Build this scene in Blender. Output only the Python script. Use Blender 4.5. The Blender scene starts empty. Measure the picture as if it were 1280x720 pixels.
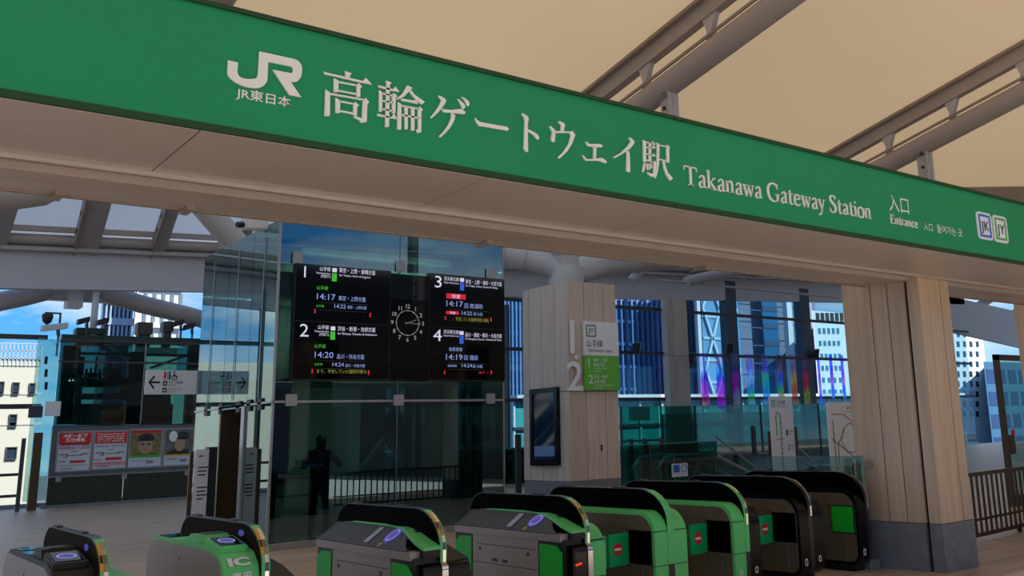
import bpy, bmesh, math, random
from mathutils import Vector, Matrix
random.seed(7)
S = bpy.context.scene
COL = S.collection
# ---------------------------------------------------------------- camera
H = 1.55
FPX, PPX, PPY = 1193.15, 793.62, 278.26
CR = ((0.762928494, -0.645469819, -0.0361776996), (0.111368972, 0.186347174, -0.976151465), (0.636817921, 0.740704694, 0.214054879))
cd = bpy.data.cameras.new('camera'); cam = bpy.data.objects.new('camera', cd); COL.objects.link(cam)
cam.matrix_world = Matrix(((CR[0][0], -CR[1][0], -CR[2][0], 0), (CR[0][1], -CR[1][1], -CR[2][1], 0), (CR[0][2], -CR[1][2], -CR[2][2], H), (0, 0, 0, 1)))
cd.sensor_width = 36; cd.lens = FPX/1280*36; cd.shift_x = (640-PPX)/1280; cd.shift_y = (PPY-360)/1280
cd.clip_start = .05; cd.clip_end = 1500
S.camera = cam
def at(px, py, Y=None, X=None, Z=None, pl=None):
    a, b = (px-PPX)/FPX, (py-PPY)/FPX
    d = Vector([CR[0][i]*a+CR[1][i]*b+CR[2][i] for i in range(3)])
    if Y is not None: t = Y/d.y
    elif X is not None: t = X/d.x
    elif Z is not None: t = (Z-H)/d.z
    else:
        n, c = pl; t = (c-n[2]*H)/(n[0]*d.x+n[1]*d.y+n[2]*d.z)
    return Vector((d.x*t, d.y*t, H+d.z*t))
# ---------------------------------------------------------------- sky, sun, exposure
S.view_settings.view_transform = 'Standard'; S.view_settings.look = 'None'
S.view_settings.exposure = 0.12; S.view_settings.gamma = 1; S.view_settings.use_curve_mapping = False
def lin(h):
    h = h.lstrip('#'); c = [int(h[i:i+2], 16)/255 for i in (0, 2, 4)]
    return [(v/12.92 if v <= .04045 else ((v+.055)/1.055)**2.4) for v in c]+[1]
W = bpy.data.worlds.new('sky'); S.world = W; W.use_nodes = True
nt = W.node_tree; nt.nodes.clear()
def N(nt, t, **k):
    n = nt.nodes.new(t)
    for a, v in k.items(): setattr(n, a, v)
    return n
def ramp(nt, src, stops):
    r = N(nt, 'ShaderNodeValToRGB'); e = r.color_ramp.elements
    while len(e) < len(stops): e.new(.5)
    for i, (p, c) in enumerate(stops): e[i].position = p; e[i].color = lin(c) if isinstance(c, str) else (c, c, c, 1)
    nt.links.new(src, r.inputs[0]); return r.outputs[0]
def mix(nt, f, a, b, mode='MIX'):
    m = N(nt, 'ShaderNodeMix', data_type='RGBA', blend_type=mode)
    for s, v in ((m.inputs[0], f), (m.inputs[6], a), (m.inputs[7], b)):
        if hasattr(v, 'is_linked'): nt.links.new(v, s)
        else: s.default_value = v
    return m.outputs[2]
tc = N(nt, 'ShaderNodeTexCoord'); sx = N(nt, 'ShaderNodeSeparateXYZ'); nt.links.new(tc.outputs['Generated'], sx.inputs[0])
base = ramp(nt, sx.outputs['Z'], [(0, '#8FC6EC'), (.06, '#63B4EE'), (.2, '#3C97E4'), (.6, '#2C74CC')])
mp = N(nt, 'ShaderNodeMapping'); mp.inputs['Scale'].default_value = (2.2, 2.2, 7); mp.inputs['Location'].default_value = (.3, .1, .4); nt.links.new(tc.outputs['Generated'], mp.inputs[0])
nz = N(nt, 'ShaderNodeTexNoise'); nz.inputs['Scale'].default_value = 1.6; nz.inputs['Detail'].default_value = 6; nz.inputs['Roughness'].default_value = .55; nt.links.new(mp.outputs[0], nz.inputs[0])
cl = ramp(nt, nz.outputs[0], [(.48, 0), (.64, 1)])
sky = mix(nt, cl, base, lin('#E6EEF5'))
bg = N(nt, 'ShaderNodeBackground'); bg.inputs[1].default_value = 1.15; nt.links.new(sky, bg.inputs[0])
wo = N(nt, 'ShaderNodeOutputWorld'); nt.links.new(bg.outputs[0], wo.inputs[0])
sl = bpy.data.lights.new('sun', 'SUN'); sl.energy = 6.0; sl.angle = .01; sl.color = (1, .93, .82)
so = bpy.data.objects.new('sun', sl); COL.objects.link(so)
so.rotation_euler = Vector((-.25, 1.0, -.86)).to_track_quat('-Z', 'Y').to_euler()

# ---------------------------------------------------------------- materials
def M(name, col, rough=.5, metal=0, noise=None, bump=0, spec=.5, emit=0, scale=(1, 1, 1), rnd=0, coat=0):
    m = bpy.data.materials.new(name); m.use_nodes = True; nt = m.node_tree; b = nt.nodes['Principled BSDF']
    c = lin(col); b.inputs['Roughness'].default_value = rough; b.inputs['Metallic'].default_value = metal
    b.inputs['Specular IOR Level'].default_value = spec; b.inputs['Coat Weight'].default_value = coat
    b.inputs['Base Color'].default_value = c
    if emit:
        b.inputs['Emission Color'].default_value = c; b.inputs['Emission Strength'].default_value = emit
    if noise:
        sc, amt = noise
        tc = N(nt, 'ShaderNodeTexCoord'); mp = N(nt, 'ShaderNodeMapping'); mp.inputs['Scale'].default_value = scale
        nt.links.new(tc.outputs['Object'], mp.inputs[0])
        if rnd:
            oi = N(nt, 'ShaderNodeObjectInfo'); nt.links.new(oi.outputs['Random'], mp.inputs['Location'])
        n = N(nt, 'ShaderNodeTexNoise'); n.inputs['Scale'].default_value = sc; n.inputs['Detail'].default_value = 5
        nt.links.new(mp.outputs[0], n.inputs[0])
        f = ramp(nt, n.outputs[0], [(.3, 1-amt), (.7, 1.0)])
        o = mix(nt, 1.0, c, f, 'MULTIPLY')
        if rnd:
            mr = N(nt, 'ShaderNodeMapRange'); mr.inputs[3].default_value = 1-rnd; mr.inputs[4].default_value = 1
            nt.links.new(oi.outputs['Random'], mr.inputs[0]); o = mix(nt, 1.0, o, mr.outputs[0], 'MULTIPLY')
        nt.links.new(o, b.inputs['Base Color'])
        if bump:
            bp = N(nt, 'ShaderNodeBump'); bp.inputs['Strength'].default_value = bump; bp.inputs['Distance'].default_value = .01
            nt.links.new(n.outputs[0], bp.inputs['Height']); nt.links.new(bp.outputs[0], b.inputs['Normal'])
    return m
def glass(name, tint, refl=.08, rough=0, power=4, rt='#FFFFFF'):
    m = bpy.data.materials.new(name); m.use_nodes = True; nt = m.node_tree; nt.nodes.clear()
    lw = N(nt, 'ShaderNodeLayerWeight'); lw.inputs[0].default_value = .5
    p = N(nt, 'ShaderNodeMath', operation='POWER'); p.inputs[1].default_value = power; nt.links.new(lw.outputs['Facing'], p.inputs[0])
    mr = N(nt, 'ShaderNodeMapRange'); mr.inputs[3].default_value = refl; mr.inputs[4].default_value = .95; nt.links.new(p.outputs[0], mr.inputs[0])
    t = N(nt, 'ShaderNodeBsdfTransparent'); t.inputs[0].default_value = lin(tint)
    g = N(nt, 'ShaderNodeBsdfGlossy'); g.inputs['Roughness'].default_value = rough; g.inputs[0].default_value = lin(rt)
    ms = N(nt, 'ShaderNodeMixShader'); nt.links.new(mr.outputs[0], ms.inputs[0]); nt.links.new(t.outputs[0], ms.inputs[1]); nt.links.new(g.outputs[0], ms.inputs[2])
    o = N(nt, 'ShaderNodeOutputMaterial'); nt.links.new(ms.outputs[0], o.inputs[0]); return m
def membrane(name, col, tcol, k=.5):
    m = bpy.data.materials.new(name); m.use_nodes = True; nt = m.node_tree; nt.nodes.clear()
    tc = N(nt, 'ShaderNodeTexCoord'); n = N(nt, 'ShaderNodeTexNoise'); n.inputs['Scale'].default_value = .12; n.inputs['Detail'].default_value = 3
    nt.links.new(tc.outputs['Object'], n.inputs[0]); f = ramp(nt, n.outputs[0], [(.35, .88), (.65, 1.0)])
    d = N(nt, 'ShaderNodeBsdfDiffuse'); nt.links.new(mix(nt, 1.0, lin(col), f, 'MULTIPLY'), d.inputs[0])
    t = N(nt, 'ShaderNodeBsdfTranslucent'); nt.links.new(mix(nt, 1.0, lin(tcol), f, 'MULTIPLY'), t.inputs[0])
    ms = N(nt, 'ShaderNodeMixShader'); ms.inputs[0].default_value = k
    nt.links.new(d.outputs[0], ms.inputs[1]); nt.links.new(t.outputs[0], ms.inputs[2])
    o = N(nt, 'ShaderNodeOutputMaterial'); nt.links.new(ms.outputs[0], o.inputs[0]); return m
m_green = M('sign_green', '#109058', .45, noise=(.6, .06))
m_dkgreen = M('trim_green', '#17400F', .5)
m_white = M('letter_white', '#EDEAE4', .5)
m_wht = M('paint_white', '#D9D9DC', .5)
m_soffit = M('soffit_metal', '#C0B3AD', .32, .1, noise=(3, .05))
m_beam = M('beam_metal', '#BFAFA7', .42, .15, noise=(5, .08))
m_cream = membrane('membrane_sunlit_tone', '#DCC6A4', '#DFBE90', .42)  # near roof fabric with the warm sun glow put into its colour
m_memsky = membrane('membrane_skylit_tone', '#D3D8DC', '#C4CCD0', .42)  # same roof fabric further off, cooler sky light put into its colour
m_steel = M('painted_steel', '#B0A6A2', .45, noise=(2, .08))
m_steel2 = M('white_steel', '#C2BEC0', .45, noise=(2, .06))
m_rail = M('brown_rail', '#9B8B80', .5)
m_band = M('eave_band', '#C6C4CA', .6, noise=(.5, .04))
m_wood = M('pale_wood', '#DDC0A4', .5, noise=(6, .22), scale=(2.5, 2.5, .12), rnd=.16)
m_wood2 = M('grey_wood', '#DCC8BC', .5, noise=(6, .2), scale=(2.5, 2.5, .12), rnd=.14)
m_stone = M('grey_stone', '#7E8084', .75, noise=(9, .22), bump=.2)
m_black = M('gloss_black', '#040404', .28, spec=.35)
m_dark = M('matt_black', '#101011', .45)
m_dgrey = M('dark_grey', '#2C2B2C', .45, noise=(60, .2))
m_brown = M('gate_brown', '#80725F', .36, .4, noise=(2.5, .25))
m_gmetal = M('gate_metal', '#A79A93', .38, .3, noise=(2.5, .12))
m_gate = M('gate_green', '#66D476', .4)
m_flap = M('flap_green', '#10B82C', .45)
m_flap2 = M('flap_sea_green', '#14B868', .4)
m_chrome = M('brushed_chrome', '#D8D4D0', .16, 1)
m_alu = M('aluminium', '#A8A8AC', .35, .7)
m_yel = M('sticker_yellow', '#E8A91C', .5)
m_red = M('sign_red', '#D0231C', .5)
m_redled = M('red_led', '#FF2A10', .5, emit=2.5)
m_blue = M('reader_violet', '#5A55D0', .4, emit=.15)
m_bluel = M('reader_pale', '#B7B4F5', .4, emit=.3)
m_bronze = M('bronze', '#5B4834', .38, .5, noise=(40, .15))
m_txt = M('ink', '#141416', .5)
m_gtxt = M('grey_ink', '#3B3B40', .5)
m_limeboard = M('line_green', '#63B83C', .5)
m_bluesq = M('line_blue', '#2E6FC4', .5)
m_plate = M('plate_white', '#E6E8EF', .4)
m_screen = M('screen_black', '#04060A', .06, spec=.6)
m_eW = M('led_white', '#DADAF5', .5, emit=.55); m_eB = M('led_blue', '#8FA5E8', .5, emit=.55)
m_eG = M('led_green', '#3FC030', .5, emit=.5); m_eY = M('led_yellow', '#9A9A3A', .5, emit=.45)
m_eR = M('led_red', '#D02040', .5, emit=.5); m_eb2 = M('led_deep_blue', '#2F62D8', .5, emit=.5)
m_gfront = glass('box_glass', '#829C96', .15, power=3.2, rt='#BFE0F5')
m_gside = glass('side_glass', '#94B4B0', .13, power=3, rt='#D6E8EA')
m_gfar = glass('far_glass', '#CBE2EA', .03)
m_gdark = glass('shaft_glass', '#8FAFA8', .08)
m_gteal = glass('teal_glass', '#79C2BD', .05)
m_gclear = glass('clear_glass', '#CDE2DD', .06)
m_gpost = glass('poster_glass', '#74A39C', .1)
m_gedge = M('glass_edge', '#6E9A90', .3)

# ---------------------------------------------------------------- mesh helpers
class MB:
    def __init__(s): s.v = []; s.f = []
    def add(s, v, f):
        n = len(s.v); s.v += [tuple(p) for p in v]; s.f += [tuple(i+n for i in q) for q in f]; return s
    def box(s, x0, y0, z0, x1, y1, z1):
        v = [(x, y, z) for x in (x0, x1) for y in (y0, y1) for z in (z0, z1)]
        return s.add(v, [(0, 1, 3, 2), (4, 6, 7, 5), (0, 4, 5, 1), (2, 3, 7, 6), (0, 2, 6, 4), (1, 5, 7, 3)])
    def obox(s, c, ax, ay, az):   # centre + half axes
        c, ax, ay, az = map(Vector, (c, ax, ay, az))
        v = [c+ax*i+ay*j+az*k for i in (-1, 1) for j in (-1, 1) for k in (-1, 1)]
        return s.add(v, [(0, 1, 3, 2), (4, 6, 7, 5), (0, 4, 5, 1), (2, 3, 7, 6), (0, 2, 6, 4), (1, 5, 7, 3)])
    def bar(s, p, q, w, h, up=(0, 0, 1)):
        p, q = Vector(p), Vector(q); d = (q-p); a = d.normalized(); r = a.cross(Vector(up))
        if r.length < 1e-4: r = a.cross(Vector((0, 1, 0)))
        r.normalize(); u = r.cross(a)
        return s.obox((p+q)/2, d/2, r*w/2, u*h/2)
    def tube(s, pts, r, n=12, caps=True):
        pts = [Vector(p) for p in pts]; rings = []; r0 = None
        for i, p in enumerate(pts):
            d = (pts[min(i+1, len(pts)-1)]-pts[max(i-1, 0)]).normalized()
            if r0 is None:
                r0 = d.cross(Vector((0, 0, 1)))
                if r0.length < .05: r0 = d.cross(Vector((0, 1, 0)))
            r0 = (r0-d*r0.dot(d)).normalized(); u = d.cross(r0)
            rr = r[i] if isinstance(r, (list, tuple)) else r
            rings.append([p+r0*math.cos(2*math.pi*k/n)*rr+u*math.sin(2*math.pi*k/n)*rr for k in range(n)])
        b = len(s.v); s.v += [tuple(q) for R in rings for q in R]
        for i in range(len(pts)-1):
            for k in range(n): s.f.append((b+i*n+k, b+i*n+(k+1) % n, b+(i+1)*n+(k+1) % n, b+(i+1)*n+k))
        if caps: s.f.append(tuple(b+k for k in reversed(range(n)))); s.f.append(tuple(b+(len(pts)-1)*n+k for k in range(n)))
        return s
    def prism(s, poly, ax, a, b):   # polygon in the plane normal to ax, between a and b
        n = len(poly)
        def P(u, v, w): return {'x': (w, u, v), 'y': (u, w, v), 'z': (u, v, w)}[ax]
        v = [P(*p, a) for p in poly]+[P(*p, b) for p in poly]
        return s.add(v, [tuple(range(n)), tuple(range(2*n-1, n-1, -1))]+[(i, i+n, (i+1) % n+n, (i+1) % n) for i in range(n)])
    def ring(s, outer, inner, ax, a, b):
        n = len(outer)
        def P(u, v, w): return {'x': (w, u, v), 'y': (u, w, v), 'z': (u, v, w)}[ax]
        v = [P(*p, a) for p in outer]+[P(*p, b) for p in outer]+[P(*p, a) for p in inner]+[P(*p, b) for p in inner]
        f = []
        for i in range(n):
            j = (i+1) % n
            f += [(i, j, j+n, i+n), (i+2*n, i+3*n, j+3*n, j+2*n), (i, i+2*n, j+2*n, j), (i+n, j+n, j+3*n, i+3*n)]
        return s.add(v, f)
    def quad(s, a, b, c, d): return s.add([a, b, c, d], [(0, 1, 2, 3)])
    def build(s, name, mat, parent=None, smooth=False, kind=None, bevel=0):
        me = bpy.data.meshes.new(name); me.from_pydata(s.v, [], s.f); me.validate()
        bm = bmesh.new(); bm.from_mesh(me)
        if bevel:
            bmesh.ops.bevel(bm, geom=[e for e in bm.edges if e.is_manifold and e.calc_face_angle(0) > .6], offset=bevel, segments=2, affect='EDGES', clamp_overlap=True)
        bmesh.ops.recalc_face_normals(bm, faces=bm.faces); bm.to_mesh(me); bm.free()
        if smooth:
            me.shade_smooth()
            try: me.set_sharp_from_angle(angle=.7)
            except Exception: pass
        me.materials.append(mat)
        o = bpy.data.objects.new(name, me); COL.objects.link(o)
        if parent: o.parent = parent
        if kind: o['kind'] = kind
        return o
def tag(o, label, cat, group=None, kind=None):
    o['label'] = label; o['category'] = cat
    if group: o['group'] = group
    if kind: o['kind'] = kind
    return o
def thing(name, label, cat, loc=(0, 0, 0), group=None):
    o = bpy.data.objects.new(name, None); o.empty_display_size = .1; COL.objects.link(o); o.location = loc
    o['org'] = 0; del o['org']
    return tag(o, label, cat, group)
def struct(o): o['kind'] = 'structure'; return o
def sbox(name, mat, b, parent=None, bevel=0):
    return MB().box(*b).build(name, mat, parent, bevel=bevel)
def wl(root, o):      # parts are modelled in world coordinates
    o.matrix_parent_inverse = Matrix.Translation(-root.location); return o
_tc = {}
def text(s, mat, parent, O, xd=(1, 0, 0), zd=(0, 0, 1), h=.1, w=None, bold=0, ext=.002, name='lettering', align='L', label=None):
    key = (s, bold)
    if key not in _tc:
        c = bpy.data.curves.new('t', 'FONT'); c.body = s; c.size = 1; c.resolution_u = 2; c.offset = bold
        t = bpy.data.objects.new('t', c); COL.objects.link(t)
        dg = bpy.context.evaluated_depsgraph_get(); dg.update()
        me = bpy.data.meshes.new_from_object(t.evaluated_get(dg)); bpy.data.objects.remove(t); bpy.data.curves.remove(c)
        vs = [tuple(v.co) for v in me.vertices]; fs = [tuple(p.vertices) for p in me.polygons]; bpy.data.meshes.remove(me)
        _tc[key] = (vs, fs)
    vs, fs = _tc[key]
    if not vs: return None
    x0 = min(v[0] for v in vs); x1 = max(v[0] for v in vs); y1 = max(v[1] for v in vs); y0 = min(0, min(v[1] for v in vs))
    asc = y1 if y1 > .3 else .7
    sy = h/asc; sxx = (w/(x1-x0)) if w else sy
    O, xd, zd = Vector(O), Vector(xd).normalized(), Vector(zd).normalized(); nn = xd.cross(zd)
    if align == 'C': O = O-xd*(x1-x0)*sxx/2
    b = MB(); b.add([O+xd*(v[0]-x0)*sxx+zd*v[1]*sy+nn*ext for v in vs], fs)
    me = bpy.data.meshes.new(name); me.from_pydata(b.v, [], b.f); me.materials.append(mat)
    o = bpy.data.objects.new(name, me); COL.objects.link(o)
    if parent: o.parent = parent
    if label: o['label'] = label
    return o
def ptext(s, mat, parent, x0, y0, x1, hp, Y, **k):   # lettering on a plane facing the viewer side (normal -y): left end, baseline, right end, height
    a = at(x0, y0, Y=Y); b = at(x1, y0, Y=Y); c = at(x0, y0-hp, Y=Y)
    return text(s, mat, parent, (a.x, Y, a.z), h=c.z-a.z, w=None if s == '1' else b.x-a.x, **k)
GLYPHS = {'logo':[[(1467,3532),(1518,3531),(1517,3479),(1520,3468),(1527,3458),(1540,3451),(1560,3450),(1583,3453),(1609,3462),(1618,3470),(1623,3481),(1624,3497),(1625,3620),(1815,3621),(1833,3617),(1847,3607),(1858,3588),(1860,3563),(1859,3540),(1853,3519),(1841,3501),(1829,3491),(1814,3487),(1799,3486),(1862,3409),(1796,3409),(1700,3533),(1800,3535),(1808,3540),(1811,3549),(1811,3560),(1807,3569),(1795,3574),(1674,3572),(1675,3483),(1673,3460),(1668,3447),(1657,3432),(1643,3421),(1626,3412),(1608,3408),(1585,3406),(1562,3406),(1539,3410),(1516,3416),(1499,3426),(1481,3437),(1472,3449),(1467,3465)]],'taka':[[(2106,3617),(2147,3612),(2137,3596),(2136,3581),(2111,3581),(2109,3605)],[(1982,3586),(1994,3583),(2216,3581),(2233,3604),(2270,3571),(2216,3569),(1988,3572)],[(2043,3559),(2070,3552),(2071,3483),(2045,3478)],[(2066,3538),(2181,3542),(2182,3551),(2068,3547)],[(2176,3546),(2191,3564),(2212,3544),(2201,3532),(2202,3481),(2179,3477),(2179,3542)],[(2066,3487),(2182,3489),(2184,3498),(2067,3496)],[(1996,3483),(2024,3469),(2026,3333),(1997,3326)],[(2021,3458),(2224,3464),(2226,3473),(2022,3468)],[(2219,3467),(2234,3481),(2259,3460),(2246,3447),(2245,3338),(2212,3327),(2200,3341),(2166,3352),(2170,3361),(2216,3355)],[(2056,3446),(2085,3435),(2084,3361),(2059,3357)],[(2079,3426),(2166,3427),(2168,3436),(2081,3435)],[(2163,3431),(2174,3445),(2196,3428),(2185,3415),(2185,3365),(2161,3362)],[(2081,3369),(2163,3369),(2165,3379),(2082,3379)]],'wa':[[(2309,3576),(2318,3575),(2405,3570),(2418,3590),(2445,3563),(2403,3559),(2315,3562)],[(2358,3615),(2394,3608),(2383,3594),(2382,3334),(2359,3328),(2361,3593)],[(2316,3546),(2337,3538),(2337,3419),(2319,3415)],[(2332,3526),(2401,3525),(2402,3534),(2334,3535)],[(2333,3481),(2404,3482),(2405,3491),(2335,3490)],[(2334,3431),(2405,3431),(2406,3440),(2336,3440)],[(2396,3532),(2409,3548),(2433,3532),(2422,3518),(2421,3424),(2400,3423)],[(2309,3402),(2320,3400),(2399,3397),(2411,3422),(2435,3391),(2397,3389),(2311,3388)],[(2494,3615),(2529,3604),(2513,3587),(2474,3537),(2428,3508),(2430,3518),(2466,3558)],[(2513,3595),(2541,3566),(2611,3534),(2591,3512),(2550,3537),(2511,3575)],[(2455,3523),(2540,3527),(2551,3539),(2568,3512),(2459,3511)],[(2436,3498),(2459,3488),(2460,3332),(2435,3329)],[(2455,3475),(2572,3478),(2574,3487),(2456,3484)],[(2456,3418),(2575,3420),(2576,3429),(2457,3428)],[(2479,3477),(2482,3337),(2502,3341),(2500,3481)],[(2522,3478),(2524,3339),(2545,3342),(2543,3482)],[(2565,3484),(2579,3499),(2599,3481),(2589,3468),(2590,3341),(2573,3329),(2561,3332),(2557,3351),(2569,3351)]],'ge':[[(2699,3591),(2710,3593),(2744,3584),(2756,3568),(2741,3540),(2707,3491),(2659,3439),(2648,3442),(2681,3486),(2711,3538),(2722,3565)],[(2721,3515),(2737,3511),(2791,3518),(2861,3539),(2892,3523),(2884,3509),(2783,3499),(2738,3493)],[(2791,3500),(2818,3491),(2814,3458),(2788,3410),(2754,3365),(2720,3330),(2707,3334),(2742,3374),(2772,3422),(2790,3468)],[(2833,3597),(2845,3597),(2880,3575),(2890,3555),(2876,3540),(2865,3547),(2853,3573)],[(2860,3617),(2876,3616),(2912,3600),(2920,3580),(2910,3562),(2898,3572),(2884,3598)]],'bar':[[(2962,3502),(2971,3488),(2995,3478),(3192,3483),(3209,3471),(3196,3459),(3028,3454),(2987,3451),(2970,3469),(2957,3489)]],'to':[[(3304,3594),(3317,3598),(3355,3583),(3361,3569),(3353,3537),(3352,3344),(3339,3340),(3320,3358),(3329,3547),(3323,3573)],[(3353,3497),(3402,3485),(3432,3471),(3443,3450),(3430,3438),(3397,3465),(3351,3483)]],'u':[[(3523,3548),(3536,3551),(3572,3530),(3574,3511),(3566,3448),(3552,3442),(3537,3458),(3547,3514)],[(3596,3594),(3610,3599),(3646,3591),(3653,3576),(3643,3543),(3640,3535),(3617,3531),(3621,3574)],[(3569,3524),(3701,3543),(3715,3551),(3738,3525),(3708,3457),(3665,3395),(3604,3339),(3586,3342),(3632,3386),(3680,3452),(3700,3514),(3691,3532),(3569,3510)]],'e':[[(3826,3495),(3838,3493),(3855,3482),(3952,3499),(3971,3490),(3966,3477),(3893,3466),(3849,3465),(3835,3475)],[(3893,3473),(3917,3470),(3911,3384),(3888,3381)],[(3795,3395),(3806,3393),(3827,3371),(3880,3379),(3963,3401),(3992,3389),(4008,3376),(3996,3368),(3928,3375),(3822,3358),(3806,3375)]],'i':[[(4211,3591),(4227,3593),(4262,3576),(4264,3558),(4223,3512),(4149,3459),(4077,3416),(4062,3421),(4139,3469),(4203,3529),(4230,3567)],[(4186,3494),(4213,3486),(4215,3453),(4215,3343),(4202,3333),(4179,3342),(4189,3449)]],'eki':[[(4347,3598),(4375,3589),(4367,3432),(4342,3432)],[(4371,3581),(4444,3583),(4446,3591),(4374,3589)],[(4437,3605),(4468,3580),(4425,3578)],[(4370,3541),(4439,3547),(4441,3555),(4371,3549)],[(4444,3574),(4469,3555),(4424,3546)],[(4367,3492),(4436,3494),(4438,3501),(4369,3500)],[(4441,3511),(4466,3492),(4418,3488)],[(4402,3588),(4395,3449),(4417,3453),(4424,3592)],[(4364,3447),(4443,3441),(4447,3448),(4367,3455)],[(4424,3445),(4451,3458),(4466,3444),(4456,3359),(4439,3336),(4412,3332),(4371,3355),(4377,3361),(4419,3353),(4433,3364),(4439,3431)],[(4346,3425),(4359,3420),(4351,3376),(4338,3352),(4327,3356)],[(4367,3423),(4378,3375),(4388,3379),(4378,3427)],[(4389,3427),(4400,3383),(4409,3386),(4399,3430)],[(4408,3432),(4420,3398),(4429,3401),(4416,3435)],[(4475,3600),(4504,3593),(4493,3448),(4479,3387),(4454,3326),(4442,3328),(4464,3393),(4472,3453),(4480,3589)],[(4498,3580),(4579,3583),(4581,3591),(4500,3587)],[(4572,3589),(4584,3602),(4608,3583),(4599,3571),(4595,3468),(4570,3458)],[(4492,3473),(4572,3472),(4575,3480),(4494,3481)],[(4528,3479),(4549,3474),(4553,3440),(4577,3385),(4624,3350),(4595,3329),(4559,3366),(4535,3421)]]}
# ================================================================ SETTING
m_floor = bpy.data.materials.new('floor_boards'); m_floor.use_nodes = True
nt = m_floor.node_tree; b = nt.nodes['Principled BSDF']; b.inputs['Roughness'].default_value = .42
tcn = N(nt, 'ShaderNodeTexCoord'); mpn = N(nt, 'ShaderNodeMapping'); mpn.inputs['Scale'].default_value = (.45, 9, 1); nt.links.new(tcn.outputs['Object'], mpn.inputs[0])
nn = N(nt, 'ShaderNodeTexNoise'); nn.inputs['Scale'].default_value = 1.4; nn.inputs['Detail'].default_value = 6; nt.links.new(mpn.outputs[0], nn.inputs[0])
nt.links.new(ramp(nt, nn.outputs[0], [(.3, '#98826F'), (.5, '#B09A86'), (.7, '#C8B5A2')]), b.inputs['Base Color'])
# floor laid as long planks in view, the rest one slab
fl = struct(sbox('floor', m_floor, (-20, -9, -.35, 62, 34.6, -.012)))
plank_me = MB().box(0, 0, -.012, 5.98, .59, 0).build('plank', m_floor, fl, bevel=0)
first = True
spots = []
for j in range(48):
    for i in range(14):
        x = -10+i*6+(j % 3)*2; y = 5.4+j*.6
        if y > 33.8: continue
        v = Vector((x+3, y+.3, -H)); d = v.x*CR[2][0]+v.y*CR[2][1]+v.z*CR[2][2]
        if d < 2: continue
        px = PPX+FPX*(v.x*CR[0][0]+v.y*CR[0][1]+v.z*CR[0][2])/d
        if -350 < px < 1700: spots.append((d, x, y))
spots.sort()
for q, (d, x, y) in enumerate(spots[:300]):
    o = plank_me if q == 0 else plank_me.copy()
    if q: COL.objects.link(o); o.parent = fl
    o.location = (x, y, 0)
rest = MB()
for d, x, y in spots[300:]: rest.box(x, y, -.012, x+5.98, y+.59, 0)
if rest.v: rest.build('planking', m_floor, fl, kind='stuff')
m_pave = M('pale_paving', '#D6CEC2', .6, noise=(2, .12))
m_ground = M('asphalt', '#6E7274', .8, noise=(.3, .3))
struct(sbox('ground', m_ground, (-400, -400, -8.2, 600, 500, -8)))
struct(sbox('plaza', m_pave, (-60, -70, -.4, 60, -9, -.02)))
MB().box(-20, -9, -.012, 62, 5.4, 0).build('near_paving', m_pave, fl)

# ceiling: folded membrane roof
ceil = struct(MB().box(-20, -12.2, 12.78, 75, -11.9, 13.0).build('ceiling', m_steel2))
NR = lambda Y: 10.2-.21*Y
FR = lambda X, Y: 7.98+.048*X+.42*(34-Y)
xs = [-20, -10.4, -3.6, 3.2, 10, 16.8, 23.6, 30.4, 40, 52, 75]
YV = 13.45
m_valley = M('valley_steel', '#9A8B80', .6)
YVf = lambda X: 13.45 if X < 16.8 else max(9, 13.56-(X-20.3)*.35)
for a, b_ in zip(xs[:-1], xs[1:]):
    ya, yb = YVf(a), YVf(b_)
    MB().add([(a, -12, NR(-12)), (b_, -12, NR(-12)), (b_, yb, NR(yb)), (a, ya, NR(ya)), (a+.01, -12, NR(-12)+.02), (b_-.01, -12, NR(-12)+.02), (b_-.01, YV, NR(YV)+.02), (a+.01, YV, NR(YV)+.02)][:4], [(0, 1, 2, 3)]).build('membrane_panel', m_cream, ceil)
    MB().add([(a, ya, NR(ya)), (b_, yb, NR(yb)), (b_, 24, FR(b_, 24)), (a, 24, FR(a, 24))], [(0, 1, 2, 3)]).build('valley_panel', m_memsky if a < 16 else m_valley, ceil)
    if a > 16: MB().add([(a, ya, NR(ya)), (b_, yb, NR(yb)), (b_, yb+.05, NR(yb)-1.6), (a, ya+.05, NR(ya)-1.6)], [(0, 1, 2, 3)]).build('valley_fascia', m_valley, ceil)
    MB().add([(a, 24, FR(a, 24)), (b_, 24, FR(b_, 24)), (b_, 34, FR(b_, 34)), (a, 34, FR(a, 34))], [(0, 1, 2, 3)]).build('far_membrane_panel', m_memsky, ceil)
# trusses under the near roof
def truss(X, desc):
    t = thing('roof_truss', desc, 'roof truss', (X, 0, 9.0), 'pipe trusses under the cream roof')
    z = lambda Y, o: 9.25+o-.21*Y
    P = lambda b_, n, m, **k: wl(t, b_.build(n, m, t, **k))
    P(MB().tube([(X, -11.5, z(-11.5, 0)), (X, 13.3, z(13.3, 0))], .2, 20), 'lower_pipe', m_steel, smooth=True)
    P(MB().bar((X, -11.5, z(-11.5, .72)), (X, 13.3, z(13.3, .72)), .16, .26), 'upper_rail', m_steel)
    P(MB().bar((X-.11, -11.5, z(-11.5, .88)), (X-.11, 13.3, z(13.3, .88)), .14, .06), 'top_strip', m_rail)
    P(MB().bar((X-.1, -11.5, z(-11.5, .24)), (X-.1, 13.3, z(13.3, .24)), .03, .05), 'conduit', m_rail)
    Y = -10.5
    while Y < 13.3:
        wl(t, MB().prism([(Y-.16, z(Y, .62)), (Y+.16, z(Y, .62)), (Y+.05, z(Y, .35)), (Y+.07, z(Y, .15)), (Y-.09, z(Y, .15)), (Y-.05, z(Y, .35))], 'x', X-.05, X+.05).build('bracket', m_steel2, t)); Y += 1.55
    return t, z
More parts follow.
